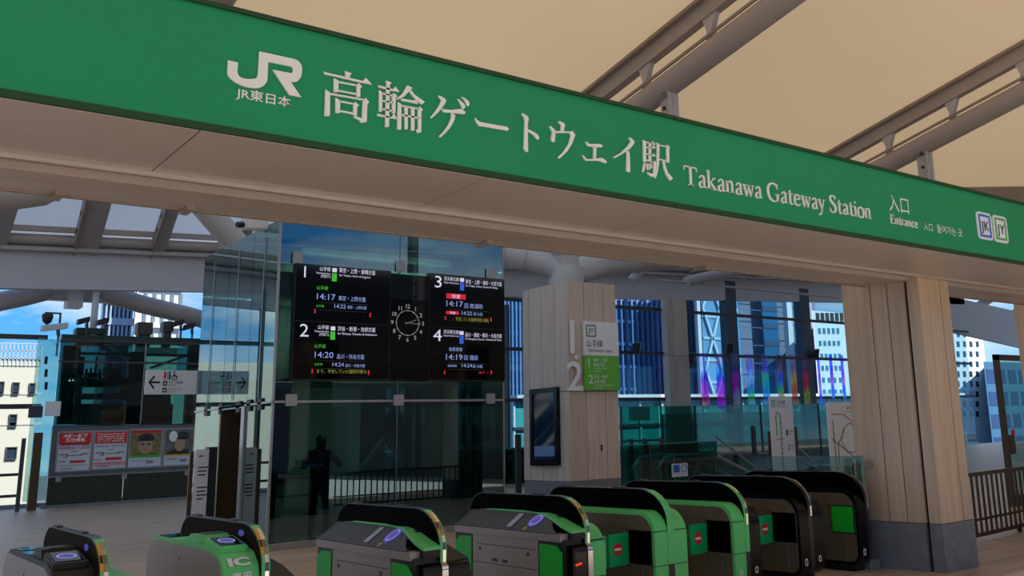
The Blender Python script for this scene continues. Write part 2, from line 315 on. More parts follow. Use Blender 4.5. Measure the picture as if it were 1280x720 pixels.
for X, d in ((-3.6, 'painted pipe truss over the left end of the green sign'), (3.2, 'painted pipe truss behind the top of the green sign at left'), (10, 'wide painted pipe truss above the middle of the green sign'), (16.8, 'painted pipe truss above the right end of the green sign')):
    t, z = truss(X, d)
    if X in (10, 16.8):
        for px, py in (((824, 146),) if X == 10 else ((1141, 224),)):
            p = at(px, py, Y=10.7 if X == 10 else 10.4); p.x = X+.05
            h = MB().box(X-.02, p.y-.16, 4.2, X+.02, p.y+.16, z(p.y, -.1)); h.box(X-.1, p.y-.14, 4.2, X+.1, p.y-.1, z(p.y, -.1))
            wl(t, h.build('hanger', m_steel2, t)); 
            hh = MB()
            for k in range(9): hh.box(X-.125, p.y-.02-.03, 4.6+k*.28, X-.1, p.y+.03-.02, 4.66+k*.28)
            wl(t, hh.build('hole_row', m_dgrey, t))
m_lamp = M('lamp_glow', '#F5E2B8', .5, emit=1.2)
# eave band on the far side
eb = lambda X: 6.28+.048*X
band = MB()
band.add([(-20, 34, eb(-20)), (58, 34, eb(58)), (58, 34, eb(58)+2.0), (-20, 34, eb(-20)+2.0), (-20, 34.3, eb(-20)), (58, 34.3, eb(58)), (58, 34.3, eb(58)+2.0), (-20, 34.3, eb(-20)+2.0)], [(0, 1, 2, 3), (4, 7, 6, 5), (0, 4, 5, 1), (3, 2, 6, 7), (0, 3, 7, 4), (1, 5, 6, 2)])
p0, p1 = at(1188, 402, Y=34.1), at(1290, 438, Y=34.1)
band.add([(p0.x-6, 34, 7.7), (p1.x, 34, p1.z), (p1.x, 34, p1.z+2.6), (p0.x-6, 34, 9.9), (p0.x-6, 34.3, 7.7), (p1.x, 34.3, p1.z), (p1.x, 34.3, p1.z+2.6), (p0.x-6, 34.3, 9.9)], [(0, 1, 2, 3), (4, 7, 6, 5), (0, 4, 5, 1), (3, 2, 6, 7), (0, 3, 7, 4), (1, 5, 6, 2)])
struct(band.build('trim_1', m_band))
t2 = MB()
t2.tube([(-20, 33.75, eb(-20)+1.5), (58, 33.75, eb(58)+1.5)], .17, 12)
t2.bar((-20, 33.6, eb(-20)+1.82), (58, 33.6, eb(58)+1.82), .12, .2)
t2.bar((-20, 33.8, eb(-20)+1.2), (58, 33.8, eb(58)+1.2), .3, .12)
struct(t2.build('trim_2', m_steel, smooth=True))
FPL = ((0, .42, 1), 7.98+.42*34+.6)   # far roof plane, mean slope
def fr(px, py, d=0):
    p = at(px, py, pl=((-.048, .42, 1), 7.98+.42*34-d)); return p
RF = [('wide pale rafter above the bracket of the left pipe arch', (99, 345), (128, 235), .62), ('slim pale rafter second from the left under the far eave', (191, 332), (220, 245), .36), ('pale rafter cut off by the left edge of the picture', (-12, 325), (22, 215), .5), ('slim pale rafter half behind the glass box corner', (286, 332), (330, 240), .3),
      ('drilled pale rafter just right of the pillar with the line sign', (828, 362), (905, 310), .4), ('drilled pale rafter in the middle between the two wooden pillars', (907, 366), (985, 312), .4), ('drilled pale rafter just left of the entrance pillar', (976, 369), (1060, 315), .4),
      ('drilled pale rafter above the glass door, upper', (1205, 393), (1300, 340), .4), ('drilled pale rafter above the glass door, lower', (1248, 404), (1340, 350), .4)]
for lab, a, b_, w in RF:
    p, q = fr(*a, .35), fr(*b_, .35)
    t = thing('rafter', lab, 'rafter', p, 'rafters under the far eave')
    wl(t, MB().bar(p, q, w, .42).build('beam', m_steel, t)); d = (q-p)
    wl(t, MB().bar(p+Vector((-w*.55, 0, 0)), q+Vector((-w*.55, 0, 0)), w*.14, .55).build('flange', m_rail, t))
    hb = MB()
    for k in range(4):
        c = p+d*(.12+.2*k); hb.obox(c+Vector((-w*.63, -.02, 0)), (.02, 0, 0), d.normalized()*.05, (0, 0, .05))
    wl(t, hb.build('hole_row', m_dark, t))
# light lattice (thin struts) at the roof edge
for k, (a, b_, r, lab) in enumerate([((858, 352), (1010, 318), .24, 'round white strut right of the pillar tree under the far roof'), ((822, 350), (1048, 372), .05, 'thin service pipe under the far roof between the pillars'), ((640, 322), (660, 300), .1, 'short strut above the departure boards at the right'), ((812, 320), (790, 352), .22, 'short diagonal white strut beside the pillar tree')]):
    p, q = at(*a, Y=30), at(*b_, Y=30)
    o = MB().tube([p, q], r, 10).build('roof_strut', m_steel2, smooth=True); tag(o, lab, 'strut')
# left structural tubes and the pipe arch outside
def stube(lab, pts, r, m=m_steel, name='roof_tube'):
    o = MB().tube(pts, r, 16).build(name, m, smooth=True); return tag(o, lab, 'steel tube')
stube('thick brown grey roof tube at the upper left corner of the opening', [at(-60, 250, Y=20), at(48, 236, Y=20), at(110, 205, Y=20)], .33)
stube('thick diagonal roof tube running down behind the glass box', [at(235, 235, Y=24), at(330, 345, Y=24)], .3)
stube('thin diagonal tube by the camera on the glass box', [at(310, 300, Y=25), at(290, 320, Y=25)], .12)
ar = thing('pipe_arch', 'painted pipe arch with a central bracket beneath the far eave at left', 'pipe arch', at(107, 380, Y=35))
A = lambda x, y: at(x, y, Y=35)
wl(ar, MB().tube([A(-40, 388), A(0, 377), A(30, 371), A(62, 363)], .3, 14).build('left_pipe', m_steel, ar, smooth=True))
wl(ar, MB().tube([A(120, 364), A(180, 381), A(230, 393), A(300, 412), A(360, 430)], .3, 14).build('right_pipe', m_steel, ar, smooth=True))
c = A(93, 366); wl(ar, MB().box(c.x-1.1, 34.8, c.z-.28, c.x+1.1, 35.2, c.z+.3).build('bracket', m_steel, ar, bevel=.05))
wl(ar, MB().box(c.x-.22, 34.7, c.z-.5, c.x+.22, 35.3, c.z+.5).build('clamp', m_steel2, ar))
# pillar tree tubes
tr = thing('tube_tree', 'white branching roof tubes rising from the top of the line sign pillar', 'roof support', (14.3, 19.3, 5.18))
B = Vector((14.3, 19.4, 5.5))
for a in ((600, 305, 20.6), (700, 290, 19.2), (880, 318, 21.5)):
    e = at(a[0], a[1], Y=a[2]); m1 = B.lerp(e, .22)+Vector((0, 0, .18)); e2 = e+(e-m1)*.6
    wl(tr, MB().tube([B, m1, e, e2], [.36, .36, .35, .34], 20).build('branch', m_steel2, tr, smooth=True))
    for k in (.3, .62): 
        rr = MB(); c0 = m1.lerp(e, k); rr.tube([c0-(e-m1).normalized()*.02, c0+(e-m1).normalized()*.02], .366, 20)
        wl(tr, rr.build('weld_ring', m_steel, tr, smooth=True))
wl(tr, MB().tube([B+Vector((0, 0, -.3)), B+Vector((0, 0, .2))], .45, 20).build('collar', m_steel2, tr, smooth=True))

# ================================================================ SIGN BEAM
sg = thing('station_sign', 'long green sign board with large white Japanese characters and station name', 'station sign', (4.9, 5.4, 3.13))
Z0, Z1 = 3.137, 3.816
P = lambda b_, n, m, **k: wl(sg, b_.build(n, m, sg, **k))
P(MB().box(-4, 4.945, Z0+.012, 17, 5.2, Z1), 'green_face', m_green)
P(MB().box(-4, 4.925, Z1-.004, 17, 5.25, Z1+.022), 'top_trim', m_dkgreen)
P(MB().box(-4, 4.935, Z0, 17, 5.0, Z0+.035), 'bottom_trim', m_dkgreen)
def embl(polys, y0, t, mat, name, parent=sg):
    b_ = MB()
    for p in polys: b_.prism([(u/1000, w/1000) for u, w in p], 'y', y0, y0-t)
    o = b_.build(name, mat, parent); return wl(parent, o)
embl(GLYPHS['logo'], 4.943, .012, m_white, 'railway_logo')
for k in ('taka', 'wa', 'ge', 'bar', 'to', 'u', 'e', 'i', 'eki'): embl(GLYPHS[k], 4.943, .012, m_white, 'character')
def smooth(pts, n=5):
    out = []
    for i in range(len(pts)-1):
        p0, p1, p2, p3 = pts[max(i-1, 0)], pts[i], pts[i+1], pts[min(i+2, len(pts)-1)]
        for j in range(n):
            t = j/n; out.append(tuple(.5*((2*b1)+(-a1+c1)*t+(2*a1-5*b1+4*c1-d1)*t*t+(-a1+3*b1-3*c1+d1)*t**3) for a1, b1, c1, d1 in zip(p0, p1, p2, p3)))
    return out+[pts[-1]]
SER = {
 'T': (60, [[(30, 0, 9), (30, 68, 9)], [(4, 67, 4), (56, 67, 4)], [(4, 68, 4), (3, 52, 1)], [(56, 68, 4), (58, 52, 1)], [(18, 1.5, 3), (42, 1.5, 3)]], []),
 'a': (39, [], [[(9, 34, 6), (13, 42, 4), (20, 44, 4), (26, 41, 7), (28, 32, 8), (28, 12, 8), (31, 4, 5), (37, 5, 3)], [(27, 26, 3), (16, 22, 5), (9, 15, 8), (9, 6, 8), (15, 1, 5), (22, 3, 4), (27, 8, 3)]]),
 'k': (46, [[(10, 0, 8), (10, 70, 8)], [(2, 66, 3), (11, 69, 4)], [(2, 1.5, 3), (19, 1.5, 3)], [(36, 43, 3), (13, 22, 4)], [(18, 26, 7), (38, 1, 8)], [(27, 42.5, 3), (42, 42.5, 3)], [(29, 1.5, 3), (46, 1.5, 3)]], []),
 'n': (43, [[(9, 0, 8), (9, 42, 8)], [(2, 40, 3), (10, 43, 4)], [(2, 1.5, 3), (17, 1.5, 3)], [(24, 1.5, 3), (40, 1.5, 3)]], [[(9, 34, 4), (18, 43, 5), (28, 42, 7), (31, 34, 8), (31, 18, 8), (31, 0, 8)]]),
 'w': (54, [[(6, 43, 8), (18, 0, 7)], [(18, 0, 3), (28, 42, 3)], [(26, 43, 8), (38, 0, 7)], [(38, 0, 3), (48, 42, 3)], [(0, 43, 3), (15, 43, 3)], [(21, 43, 3), (33, 43, 3)], [(42, 43, 3), (54, 43, 3)]], []),
 'G': (68, [[(56, 69, 2), (56, 49, 3)], [(55, 3, 9), (55, 28, 9)], [(44, 28, 3), (66, 28, 3)]], [[(56, 52, 3), (48, 65, 5), (36, 69, 5), (19, 64, 8), (9, 48, 10), (9, 28, 10), (18, 8, 9), (34, 0, 5), (48, 2, 5), (57, 8, 4)]]),
 't': (29, [[(3, 42, 4), (27, 42, 4)]], [[(13, 57, 3), (13, 40, 8), (13, 12, 8), (16, 4, 7), (22, 1, 4), (28, 5, 2)]]),
 'e': (41, [[(8, 26, 4), (34, 26, 4)]], [[(34, 26, 6), (31, 39, 6), (21, 44, 4), (11, 39, 7), (7, 24, 9), (10, 9, 8), (20, 1, 6), (30, 3, 4), (37, 10, 3)]]),
 'y': (39, [[(6, 43, 8), (21, 2, 6)], [(0, 43, 3), (14, 43, 3)], [(27, 43, 3), (39, 43, 3)]], [[(33, 43, 3), (21, 4, 4), (15, -12, 4), (8, -19, 5), (3, -15, 6)]]),
 'S': (46, [[(38, 69, 2), (38, 52, 3)]], [[(38, 52, 2), (34, 64, 4), (24, 69, 5), (12, 64, 8), (9, 54, 9), (16, 43, 10), (30, 32, 10), (37, 20, 10), (34, 7, 8), (22, 0, 5), (10, 4, 4), (6, 19, 3)], [(6, 19, 3), (6, 1, 2)]]),
 'i': (20, [[(10, 0, 8), (10, 42, 8)], [(3, 40, 3), (11, 43, 4)], [(2, 1.5, 3), (18, 1.5, 3)], [(10, 55, 7), (10, 63, 9)]], []),
 'o': (44, [], [[(22, 44, 4), (10, 38, 7), (6, 22, 9), (10, 6, 7), (22, 0, 4), (34, 6, 7), (38, 22, 9), (34, 38, 7), (22, 44, 4)]]),
 'E': (52, [[(12, 0, 9), (12, 68, 9)], [(4, 67, 4), (45, 67, 4)], [(12, 36, 4), (36, 36, 4)], [(4, 1.5, 4), (48, 1.5, 4)], [(45, 68, 3), (46, 54, 2)], [(48, 1, 3), (50, 16, 2)]], []),
 'r': (29, [[(9, 0, 8), (9, 42, 8)], [(2, 40, 3), (10, 43, 4)], [(2, 1.5, 3), (18, 1.5, 3)]], [[(9, 30, 4), (16, 42, 5), (25, 42, 7)]]),
 'c': (37, [], [[(32, 34, 6), (28, 43, 5), (20, 44, 4), (10, 38, 7), (6, 22, 9), (10, 7, 8), (20, 0, 5), (33, 8, 3)]]), ' ': (22, [], [])}
def serif(word, x0, zb, x1, cap, mat, name):
    tot = sum(SER[c][0] for c in word); kx = (x1-x0)/tot; kz = cap/68; X = x0
    for ch in word:
        adv, st, sm = SER[ch]; b_ = MB()
        for s_ in st+[smooth(q) for q in sm]:
            L = []; R = []
            for i, (x, y, w) in enumerate(s_):
                a, c = s_[max(i-1, 0)], s_[min(i+1, len(s_)-1)]; dx, dy = c[0]-a[0], c[1]-a[1]; l = math.hypot(dx, dy) or 1
                nx, ny = -dy/l*w/2, dx/l*w/2; L.append((X+(x+nx)*kx, zb+(y+ny)*kz)); R.append((X+(x-nx)*kx, zb+(y-ny)*kz))
            for i in range(len(L)-1): b_.prism([L[i], L[i+1], R[i+1], R[i]], 'y', 4.943, 4.932)
        if b_.v: wl(sg, b_.build(name, mat, sg))
        X += adv*kx
serif('Takanawa Gateway Station', 4.735, 3.322, 7.03, .146, m_white, 'letter')
serif('Entrance', 7.31, 3.322, 7.755, .085, m_white, 'small_letter')
def stx(s, x0, zb, x1, h, m=m_white, y=4.944, **k): wl(sg, text(s, m, sg, (x0, y, zb), h=h, w=x1-x0, **k))
stx('JR東日本', 1.52, 3.345, 1.81, .055, bold=.012)
stx('入口', 7.325, 3.455, 7.635, .145, bold=.002)
stx('入口', 7.855, 3.325, 8.005, .07)
stx('들어가는 곳', 8.08, 3.325, 8.53, .075)
def roundrect(x0, y0, x1, y1, r, n=5):
    if not isinstance(r, (list, tuple)): r = (r,)*4      # bl, br, tr, tl
    out = []
    for (cx, cy, a0), q in zip(((x0, y0, 180), (x1, y0, 270), (x1, y1, 0), (x0, y1, 90)), r):
        ccx = cx+q if cx == x0 else cx-q; ccy = cy+q if cy == y0 else cy-q
        for k in range(n+1):
            a = math.radians(a0+90*k/n); out.append((ccx+q*math.cos(a), ccy+q*math.sin(a)))
    return out
for x0, x1, mc, s_ in ((8.815, 9.095, m_bluesq, 'JK'), (9.125, 9.405, M('emblem_green', '#5FA552', .5), 'JY')):
    P(MB().prism(roundrect(x0, 3.335, x1, 3.62, .045), 'y', 4.943, 4.928), 'emblem_plate', m_plate)
    P(MB().ring(roundrect(x0+.03, 3.36, x1-.03, 3.595, .012), roundrect(x0+.055, 3.382, x1-.055, 3.573, .008), 'y', 4.929, 4.924), 'emblem_frame', mc)
    wl(sg, text(s_, m_txt, sg, ((x0+x1)/2, 4.925, 3.425), h=.1, w=.15, align='C'))
# soffit and beam behind the sign
bm_ = struct(sbox('trim_3', m_beam, (-4, 4.96, Z0+.02, 17, 6.5, Z1-.03)))
k0 = 1.36-1.71*3
for k in range(12):
    x = k0+1.71*k
    if x > 17: break
    sbox('soffit_panel', m_soffit, (max(x, -4)+.004, 4.965, Z0-.004, min(x+1.71, 17)-.004, 5.88, Z0+.03), bm_)
sbox('soffit_edge', M('edge_light', '#C8BDB6', .3, .4), (-4, 5.885, Z0-.03, 17, 5.905, Z0+.03), bm_)
sbox('shutter_slot', m_dark, (-4, 5.91, Z0+.012, 17, 6.05, Z0+.03), bm_)
for y0, y1, z, m in ((5.925, 5.955, -.02, m_beam), (5.975, 6.0, -.014, m_rail), (6.02, 6.28, -.055, m_beam), (6.3, 6.62, -.03, m_soffit)): sbox('shutter_rail', m, (-4, y0, Z0+z, 17, y1, Z0+.1), bm_, bevel=.006)
sbox('rear_lip', m_rail, (-4, 6.62, Z0-.04, 17, 6.66, Z0+.3), bm_)
for px in (75, 240, 620, 900):
    x = at(px, 230+px*.11, Z=3.1).x; sbox('rail_clip', m_rail, (x-.02, 6.5, Z0-.06, x+.03, 6.68, Z0), bm_)

# ================================================================ WOODEN PILLARS
def pillar(lab, loc, faces, group='wooden pillars'):
    """faces: list of (kind, plane, [seams], z0, z1, mat)"""
    t = thing('wooden_pillar', lab, 'pillar', loc, group)
    for ax, c, se, z0, z1, m, th, nm in faces:
        for a, b_ in zip(se[:-1], se[1:]):
            g = .006
            bx = (a+g, c, z0, b_-g, c+th, z1) if ax == 'y' else (c, a+g, z0, c+th, b_-g, z1)
            wl(t, sbox(nm, m, bx, t, bevel=.004 if nm == 'plank' else 0))
    return t
x0, y0 = 9.167, 5.92
pr_ = pillar('pale wooden entrance pillar with grey stone base right of the gates', (x0, y0, 0), [
    ('y', y0, (x0, 9.60, 9.79), .49, 4.0, m_wood, .05, 'plank'), ('x', x0, (y0+.0, 6.07), .49, 4, m_wood, .05, 'plank'), ('x', x0, (6.10, 6.33, 6.56, 6.96), .49, 4.0, m_wood, .05, 'plank'),
    ('y', y0-.006, (x0-.006, 9.80), 0, .485, m_stone, .05, 'stone_slab'), ('x', x0-.008, (y0, 6.065), 0, .485, m_stone, .05, 'stone_slab'), ('x', x0-.008, (6.105, 6.97), 0, .485, m_stone, .05, 'stone_slab')])
wl(pr_, sbox('core', m_dark, (x0+.035, y0+.04, 0, 9.77, 6.94, 3.98), pr_))
pf = pillar('pale wooden pillar at the right edge of the picture under the beam', (13.3, 6.2, 0), [
    ('y', 6.2, (13.25, 13.65, 14.05), .49, 4, m_wood, .05, 'plank'), ('x', 13.25, (6.2, 6.6, 7.0), .49, 4, m_wood, .05, 'plank'), ('y', 6.19, (13.25, 14.05), 0, .485, m_stone, .05, 'stone_slab')])
wl(pf, sbox('core', m_dark, (13.28, 6.23, 0, 14.03, 6.98, 3.98), pf))
JX, JY0 = 13.559, 18.36
jp = pillar('pale wooden pillar with a screen and the green and white line sign', (JX, JY0, 0), [
    (a, c, se, z0, z1, m_wood2, .05, 'plank') for a, c, se in (('y', JY0, (JX, 14.05, 14.65, 15.05)), ('x', JX, (JY0, 18.92, 19.47, 20.0, 20.3))) for z0, z1 in ((.49, 2.535), (2.547, 5.17))]
    + [('y', JY0+.006, (JX+.01, 15.04), 0, .485, m_stone, .05, 'stone_slab'), ('x', JX+.008, (JY0+.01, 20.29), 0, .485, m_stone, .05, 'stone_slab')])
wl(jp, sbox('core', m_dgrey, (JX+.03, JY0+.03, 0, 15.03, 20.28, 5.14), jp))
wl(jp, MB().ring([(14.1, .95), (14.28, .95), (14.28, 1.35), (14.1, 1.35)], [(14.107, .957), (14.273, .957), (14.273, 1.343), (14.107, 1.343)], 'y', JY0-.002, JY0+.01).build('hatch', m_gtxt, jp))
wl(jp, sbox('keyhole', m_dark, (14.45, JY0-.01, 1.14, 14.5, JY0+.01, 1.28), jp))
# screen on its left face
ds = thing('display_screen', 'black framed digital screen on the left face of the pillar', 'screen', (JX, 19.33, .84))
wl(ds, MB().ring(roundrect(18.75, .84, 19.9, 2.665, .02), roundrect(18.87, .98, 19.78, 2.55, .01), 'x', JX-.09, JX).build('frame', m_black, ds))
wl(ds, sbox('glass_face', M('screen_blue', '#16324E', .08, noise=(1.5, .5)), (JX-.06, 18.86, .97, JX-.03, 19.79, 2.56), ds))
wl(ds, sbox('caption_strip', M('screen_strip', '#56709A', .3, emit=.12), (JX-.064, 18.9, 1.06, JX-.06, 19.75, 1.3), ds))
# numbers and line sign
nb = thing('platform_numbers', 'large white numbers one and two standing on the pillar corner', 'number sign', (13.6, 18.3, 2.55))
wl(nb, text('1', m_plate, nb, (13.55, 18.3, 3.44), h=.77, bold=.012, ext=.02, name='numeral')); wl(nb, text('2', m_plate, nb, (13.44, 18.3, 2.56), h=.68, w=.48, bold=.012, ext=.02, name='numeral'))
for z in (2.7, 3.1, 3.6, 4.0): wl(nb, sbox('stand_off', m_alu, (13.64, 18.29, z, 13.72, 18.366, z+.04), nb))
wl(nb, MB().prism([(13.73+.05*math.cos(a*.5236), 3.34+.05*math.sin(a*.5236)) for a in range(12)], 'y', 18.28, 18.3).build('dot', m_plate, nb))
ls = thing('line_sign', 'white over green line sign board fixed to the wooden pillar', 'sign', (14.45, 18.3, 2.55))
LX0, LX1 = 13.955, 15.02
wl(ls, sbox('white_panel', m_plate, (LX0, 18.26, 3.385, LX1, 18.33, 4.2), ls)); wl(ls, sbox('green_panel', m_limeboard, (LX0, 18.26, 2.557, LX1, 18.33, 3.385), ls))
wl(ls, MB().ring(roundrect(14.02, 3.83, 14.32, 4.12, .03), roundrect(14.05, 3.86, 14.29, 4.09, .02), 'y', 18.25, 18.26).build('emblem_frame', M('emb_green2', '#3F8F5A', .5), ls))
L = lambda s, m, x, z, h, w, **k: wl(ls, text(s, m, ls, (x, 18.255, z), h=h, w=w, **k))
L('JY', m_txt, 14.08, 3.92, .12, .18); L('山手線', m_gtxt, 14.02, 3.6, .16, .5); L('Yamanote Line', m_gtxt, 14.04, 3.47, .08, .76)
L('1', m_plate, 14.07, 3.11, .2, None); L('東京・上野', m_plate, 14.22, 3.235, .085, .42); L('巣鴨方面', m_plate, 14.22, 3.12, .085, .34); L('for Tokyo, Ueno', m_plate, 14.23, 3.06, .035, .4); L('& Sugamo', m_plate, 14.23, 3.0, .035, .24)
L('2', m_plate, 14.06, 2.72, .2, .14); L('渋谷・新宿', m_plate, 14.22, 2.84, .085, .42); L('池袋方面', m_plate, 14.22, 2.725, .085, .34); L('for Shibuya, Shinjuku', m_plate, 14.23, 2.66, .035, .56); L('& Ikebukuro', m_plate, 14.23, 2.6, .035, .3)
# ================================================================ TICKET GATES
def rr2(y0, z0, y1, z1, rad, n=9):
    out = []
    for (cx, cz, a0), (ry, rz) in zip(((y0, z0, 180), (y1, z0, 270), (y1, z1, 0), (y0, z1, 90)), rad):
        ccx = cx+ry if cx == y0 else cx-ry; ccz = cz+rz if cz == z0 else cz-rz
        for k in range(n+1):
            a = math.radians(a0+90*k/n); out.append((ccx+ry*math.cos(a), ccz+rz*math.sin(a)))
    return out
FY, FB, FT = 6.64, 8.5, 1.035
def finp(i): return rr2(FY+i, .08+i, FB-i, FT-i, ((.1, .1), (.1, .1), (.26-i, .2-i), (.4-i, .29-i)))
def bodyp(i, top=.85, f=.2): return rr2(FY+i, .07+i, FB-.02-i, top-i, ((.13-i, .13-i), (.1, .1), (.16, .14), (f-i*.6, f-i*.6)))
def strip(pts, xa, xb, off, t):
    b_ = MB()
    for (ya, za), (yb, zb) in zip(pts[:-1], pts[1:]):
        d = Vector((0, yb-ya, zb-za)).normalized(); nrm = Vector((0, -d.z, d.y))
        if nrm.y > 0 or (abs(nrm.y) < .01 and nrm.z < 0): nrm = -nrm
        p = [Vector((x, y, z))+nrm*o for x in (xa, xb) for y, z in ((ya, za), (yb, zb)) for o in (off, off+t)]
        b_.add(p, [(0, 1, 3, 2), (4, 6, 7, 5), (0, 4, 5, 1), (2, 3, 7, 6), (0, 2, 6, 4), (1, 5, 7, 3)])
    return b_
def disc(b_, c, r, ax, t, n=16, ky=1):
    b_.prism([(c[0]+r*ky*math.cos(2*math.pi*k/n), c[1]+r*math.sin(2*math.pi*k/n)) for k in range(n)], ax, c[2], c[2]+t); return b_
def flap(G, x, s, hy, part=True, fl=.27):
    """open flap door sticking out over the aisle, s=-1 to the left"""
    x1 = x+s*fl
    d = G(MB().obox(((x+x1)/2, hy-.02, .522), (fl/2, s*.02*-1, 0), (0, .014, 0), (0, 0, .138)), 'flap_door', m_flap2, bevel=.008)
    G(MB().box(x-.006, hy-.01, .36, x+.006, hy+.02, .40).box(x-.006, hy-.01, .64, x+.006, hy+.02, .69).box(x-.004, hy, .38, x+.004, hy+.012, .67), 'hinge', m_chrome)
    cx = x+s*.16
    rd = MB(); disc(rd, (cx, .53, hy-.045), .055, 'y', .006, 20); r_ = rd.build('no_entry_sign', m_red, d)
    bar = MB().box(cx-.036, hy-.048, .519, cx+.036, hy-.044, .541).build('white_bar', m_white, d)
    return d
m_steelrim = M('dark_steel_rim', '#4A4846', .3, .6)
m_hood = M('hood_black', '#010101', .6, spec=.02)
m_smoke = M('hood_smoked', '#2A1D14', .6, spec=.02)
def gate(x0, lab, left, right, rim, hood=m_hood, sticker=True, chrome=True, flapl=True, flapr=True, ht=.055):
    t = thing('ticket_gate', lab, 'ticket gate', (x0, FY, 0), 'automatic ticket gates in a row')
    def G(b_, n, m, **k): return wl(t, b_.build(n, m, t, **k))
    x1 = x0+ht
    G(MB().ring(finp(0), finp(.007), 'x', x0, x1), 'hood_rim', m_steelrim, smooth=True)
    G(MB().prism(finp(.0065), 'x', x0+.002, x1-.002), 'hood', hood)
    fp = finp(0); arc = fp[-10:]; down = [(FY, .745-.05*k) for k in range(1, 8)]
    if rim is m_gate: G(strip(fp[-8:]+down, x0+(.0 if not sticker or not chrome else .004), x1+.002, .0005, .004), 'green_front', rim, smooth=True)
    if chrome: G(strip(fp[-7:]+down[:2], x0+ht*.4, x1-.008, .0045, .005), 'chrome_trim', m_chrome)
    if sticker:
        sk = G(strip(fp[-7:-2], x0+.004, x0+ht*.4, .0045, .003), 'warning_label', m_yel)
        G(strip(fp[-5:-3], x0+.007, x0+ht*.36, .0075, .001), 'label_mark', m_txt)
    for k, yy in enumerate((FB-.42, FY+.62)): G(MB().prism(rr2(yy, FT, yy+.16, FT+.012, ((.01, .004),)*2+((.04, .007),)*2, 3), 'x', x0+.008, x1-.008), 'sensor_cover', m_dgrey)
    # ---- left body
    xl = x0
    if left in ('green', 'black'):
        w = .15; c = m_gate if left == 'green' else m_black; xl = x0-w
        G(MB().prism(bodyp(0), 'x', xl, x0), 'left_body', c, smooth=True)
        G(MB().prism(bodyp(.035), 'x', xl-.004, xl), 'side_panel', m_brown)
        G(MB().box(xl-.006, FY+.045, .395, xl-.003, FY+.355, .685), 'flap_slot', m_hood)
        G(MB().box(xl-.0055, FY+.17, .1, xl-.004, FY+.175, .385), 'panel_seam', m_alu)
        G(MB().box(xl-.0055, FY+.36, .69, xl-.004, FB-.3, .694), 'panel_seam', m_dark)
        for z in (.676, .385): G(MB().box(xl-.0015, FY-.0015, z, x0, FY+.05, z+.006), 'body_joint', m_dark)
    elif left == 'slope':
        w = .215; xl = x0-w; cs = [(xl+.02, .1), (x0, .1), (x0, .875), (x0-.03, .88), (xl, .745), (xl, .69), (xl+.02, .685)]
        G(MB().prism(cs[:3]+[(x0-.03, .873), (xl+.01, .74), (xl+.02, .685)], 'y', FY+.3, FB-.08), 'left_body', m_dark)
        G(MB().box(xl+.02, FY+.03, .1, x0, FY+.31, .7), 'front_block', m_dark)
        G(MB().prism([(xl, .745), (xl, .685), (x0-.05, .685), (x0-.05, .745)], 'y', FY+.05, FB-.1), 'metal_edge', m_gmetal)
        sp = [(FY+.1, 1), (FB-.08, 1), (FB-.22, .0), (FY+.58, 0), (FY+.44, .1), (FY+.33, .45), (FY+.2, .8)]
        S_ = lambda y, s, o=0: Vector((x0-.012-.2*s-o*.55, y, .882-.135*s+o*.83))
        def plate(q, o1, o2, n, m):
            N_ = len(q); G(MB().add([S_(y, s, o1) for y, s in q]+[S_(y, s, o2) for y, s in q], [tuple(range(N_)), tuple(range(2*N_-1, N_-1, -1))]+[(i, i+N_, (i+1) % N_+N_, (i+1) % N_) for i in range(N_)]), n, m)
        plate(sp, -.01, .004, 'slanted_panel', m_dgrey)
        plate([(FY+.83, .85), (FY+.91, .85), (FY+.91, .12), (FY+.83, .12)], .004, .006, 'ticket_slot', m_alu)
        plate([(FY+.81, .9), (FY+.83, .9), (FY+.83, .08), (FY+.81, .08)], .004, .007, 'slot_edge', m_black)
        plate([(FY+.56+.085*math.cos(a*.314), .42+.36*math.sin(a*.314)) for a in range(20)], .004, .008, 'card_reader', m_blue)
        plate([(FY+.56+.062*math.cos(a*.314), .42+.27*math.sin(a*.314)) for a in range(20)], .008, .009, 'reader_mark', m_bluel)
        plate([(FY+.56+.054*math.cos(a*.314), .42+.23*math.sin(a*.314)) for a in range(20)], .009, .0095, 'reader_mark', m_blue)
        plate([(FY+.6, .98), (FY+.62, .98), (FY+.61, .86), (FY+.64, .84), (FY+.6, .78), (FY+.575, .86), (FY+.595, .86)], .004, .006, 'arrow_mark', m_yel)
        # green lip between hood and slanted panel, dropping into the front wing
        top = [(FB-.15, .87), (FB-.4, .893), (FY+.9, .895), (FY+.7, .885), (FY+.5, .888), (FY+.34, .87), (FY+.16, .82), (FY-.01, .775)]
        b_ = MB()
        wd = [.014, .018, .02, .022, .05, .1, .13, .135]
        v = []
        for (y, z), ww in zip(top, wd): v += [(x0-ww, y, z), (x0, y, z), (x0, y, z-.03), (x0-ww, y, z-.03)]
        f = [(0, 1, 2, 3), tuple(len(v)-4+i for i in (3, 2, 1, 0))]
        for i in range(len(top)-1):
            for k in range(4): f.append((4*i+k, 4*i+(k+1) % 4, 4*i+4+(k+1) % 4, 4*i+4+k))
        G(b_.add(v, f), 'green_wing', m_gate)
        G(MB().box(x0-.138, FY-.012, .7, x0-.004, FY+.12, .752), 'wing_under_box', m_dark)  # matt black box below the green wing
        G(MB().prism(rr2(FY-.04, .08, FY+.25, .655, ((.02, .02),)*3+((.05, .05),)), 'x', xl+.06, x0-.002), 'front_module', m_black)
        G(MB().prism(rr2(FY-.045, .08, FY+.2, .665, ((.02, .02),)*3+((.06, .06),)), 'x', x0-.001, x0+.05), 'chrome_post', m_chrome)
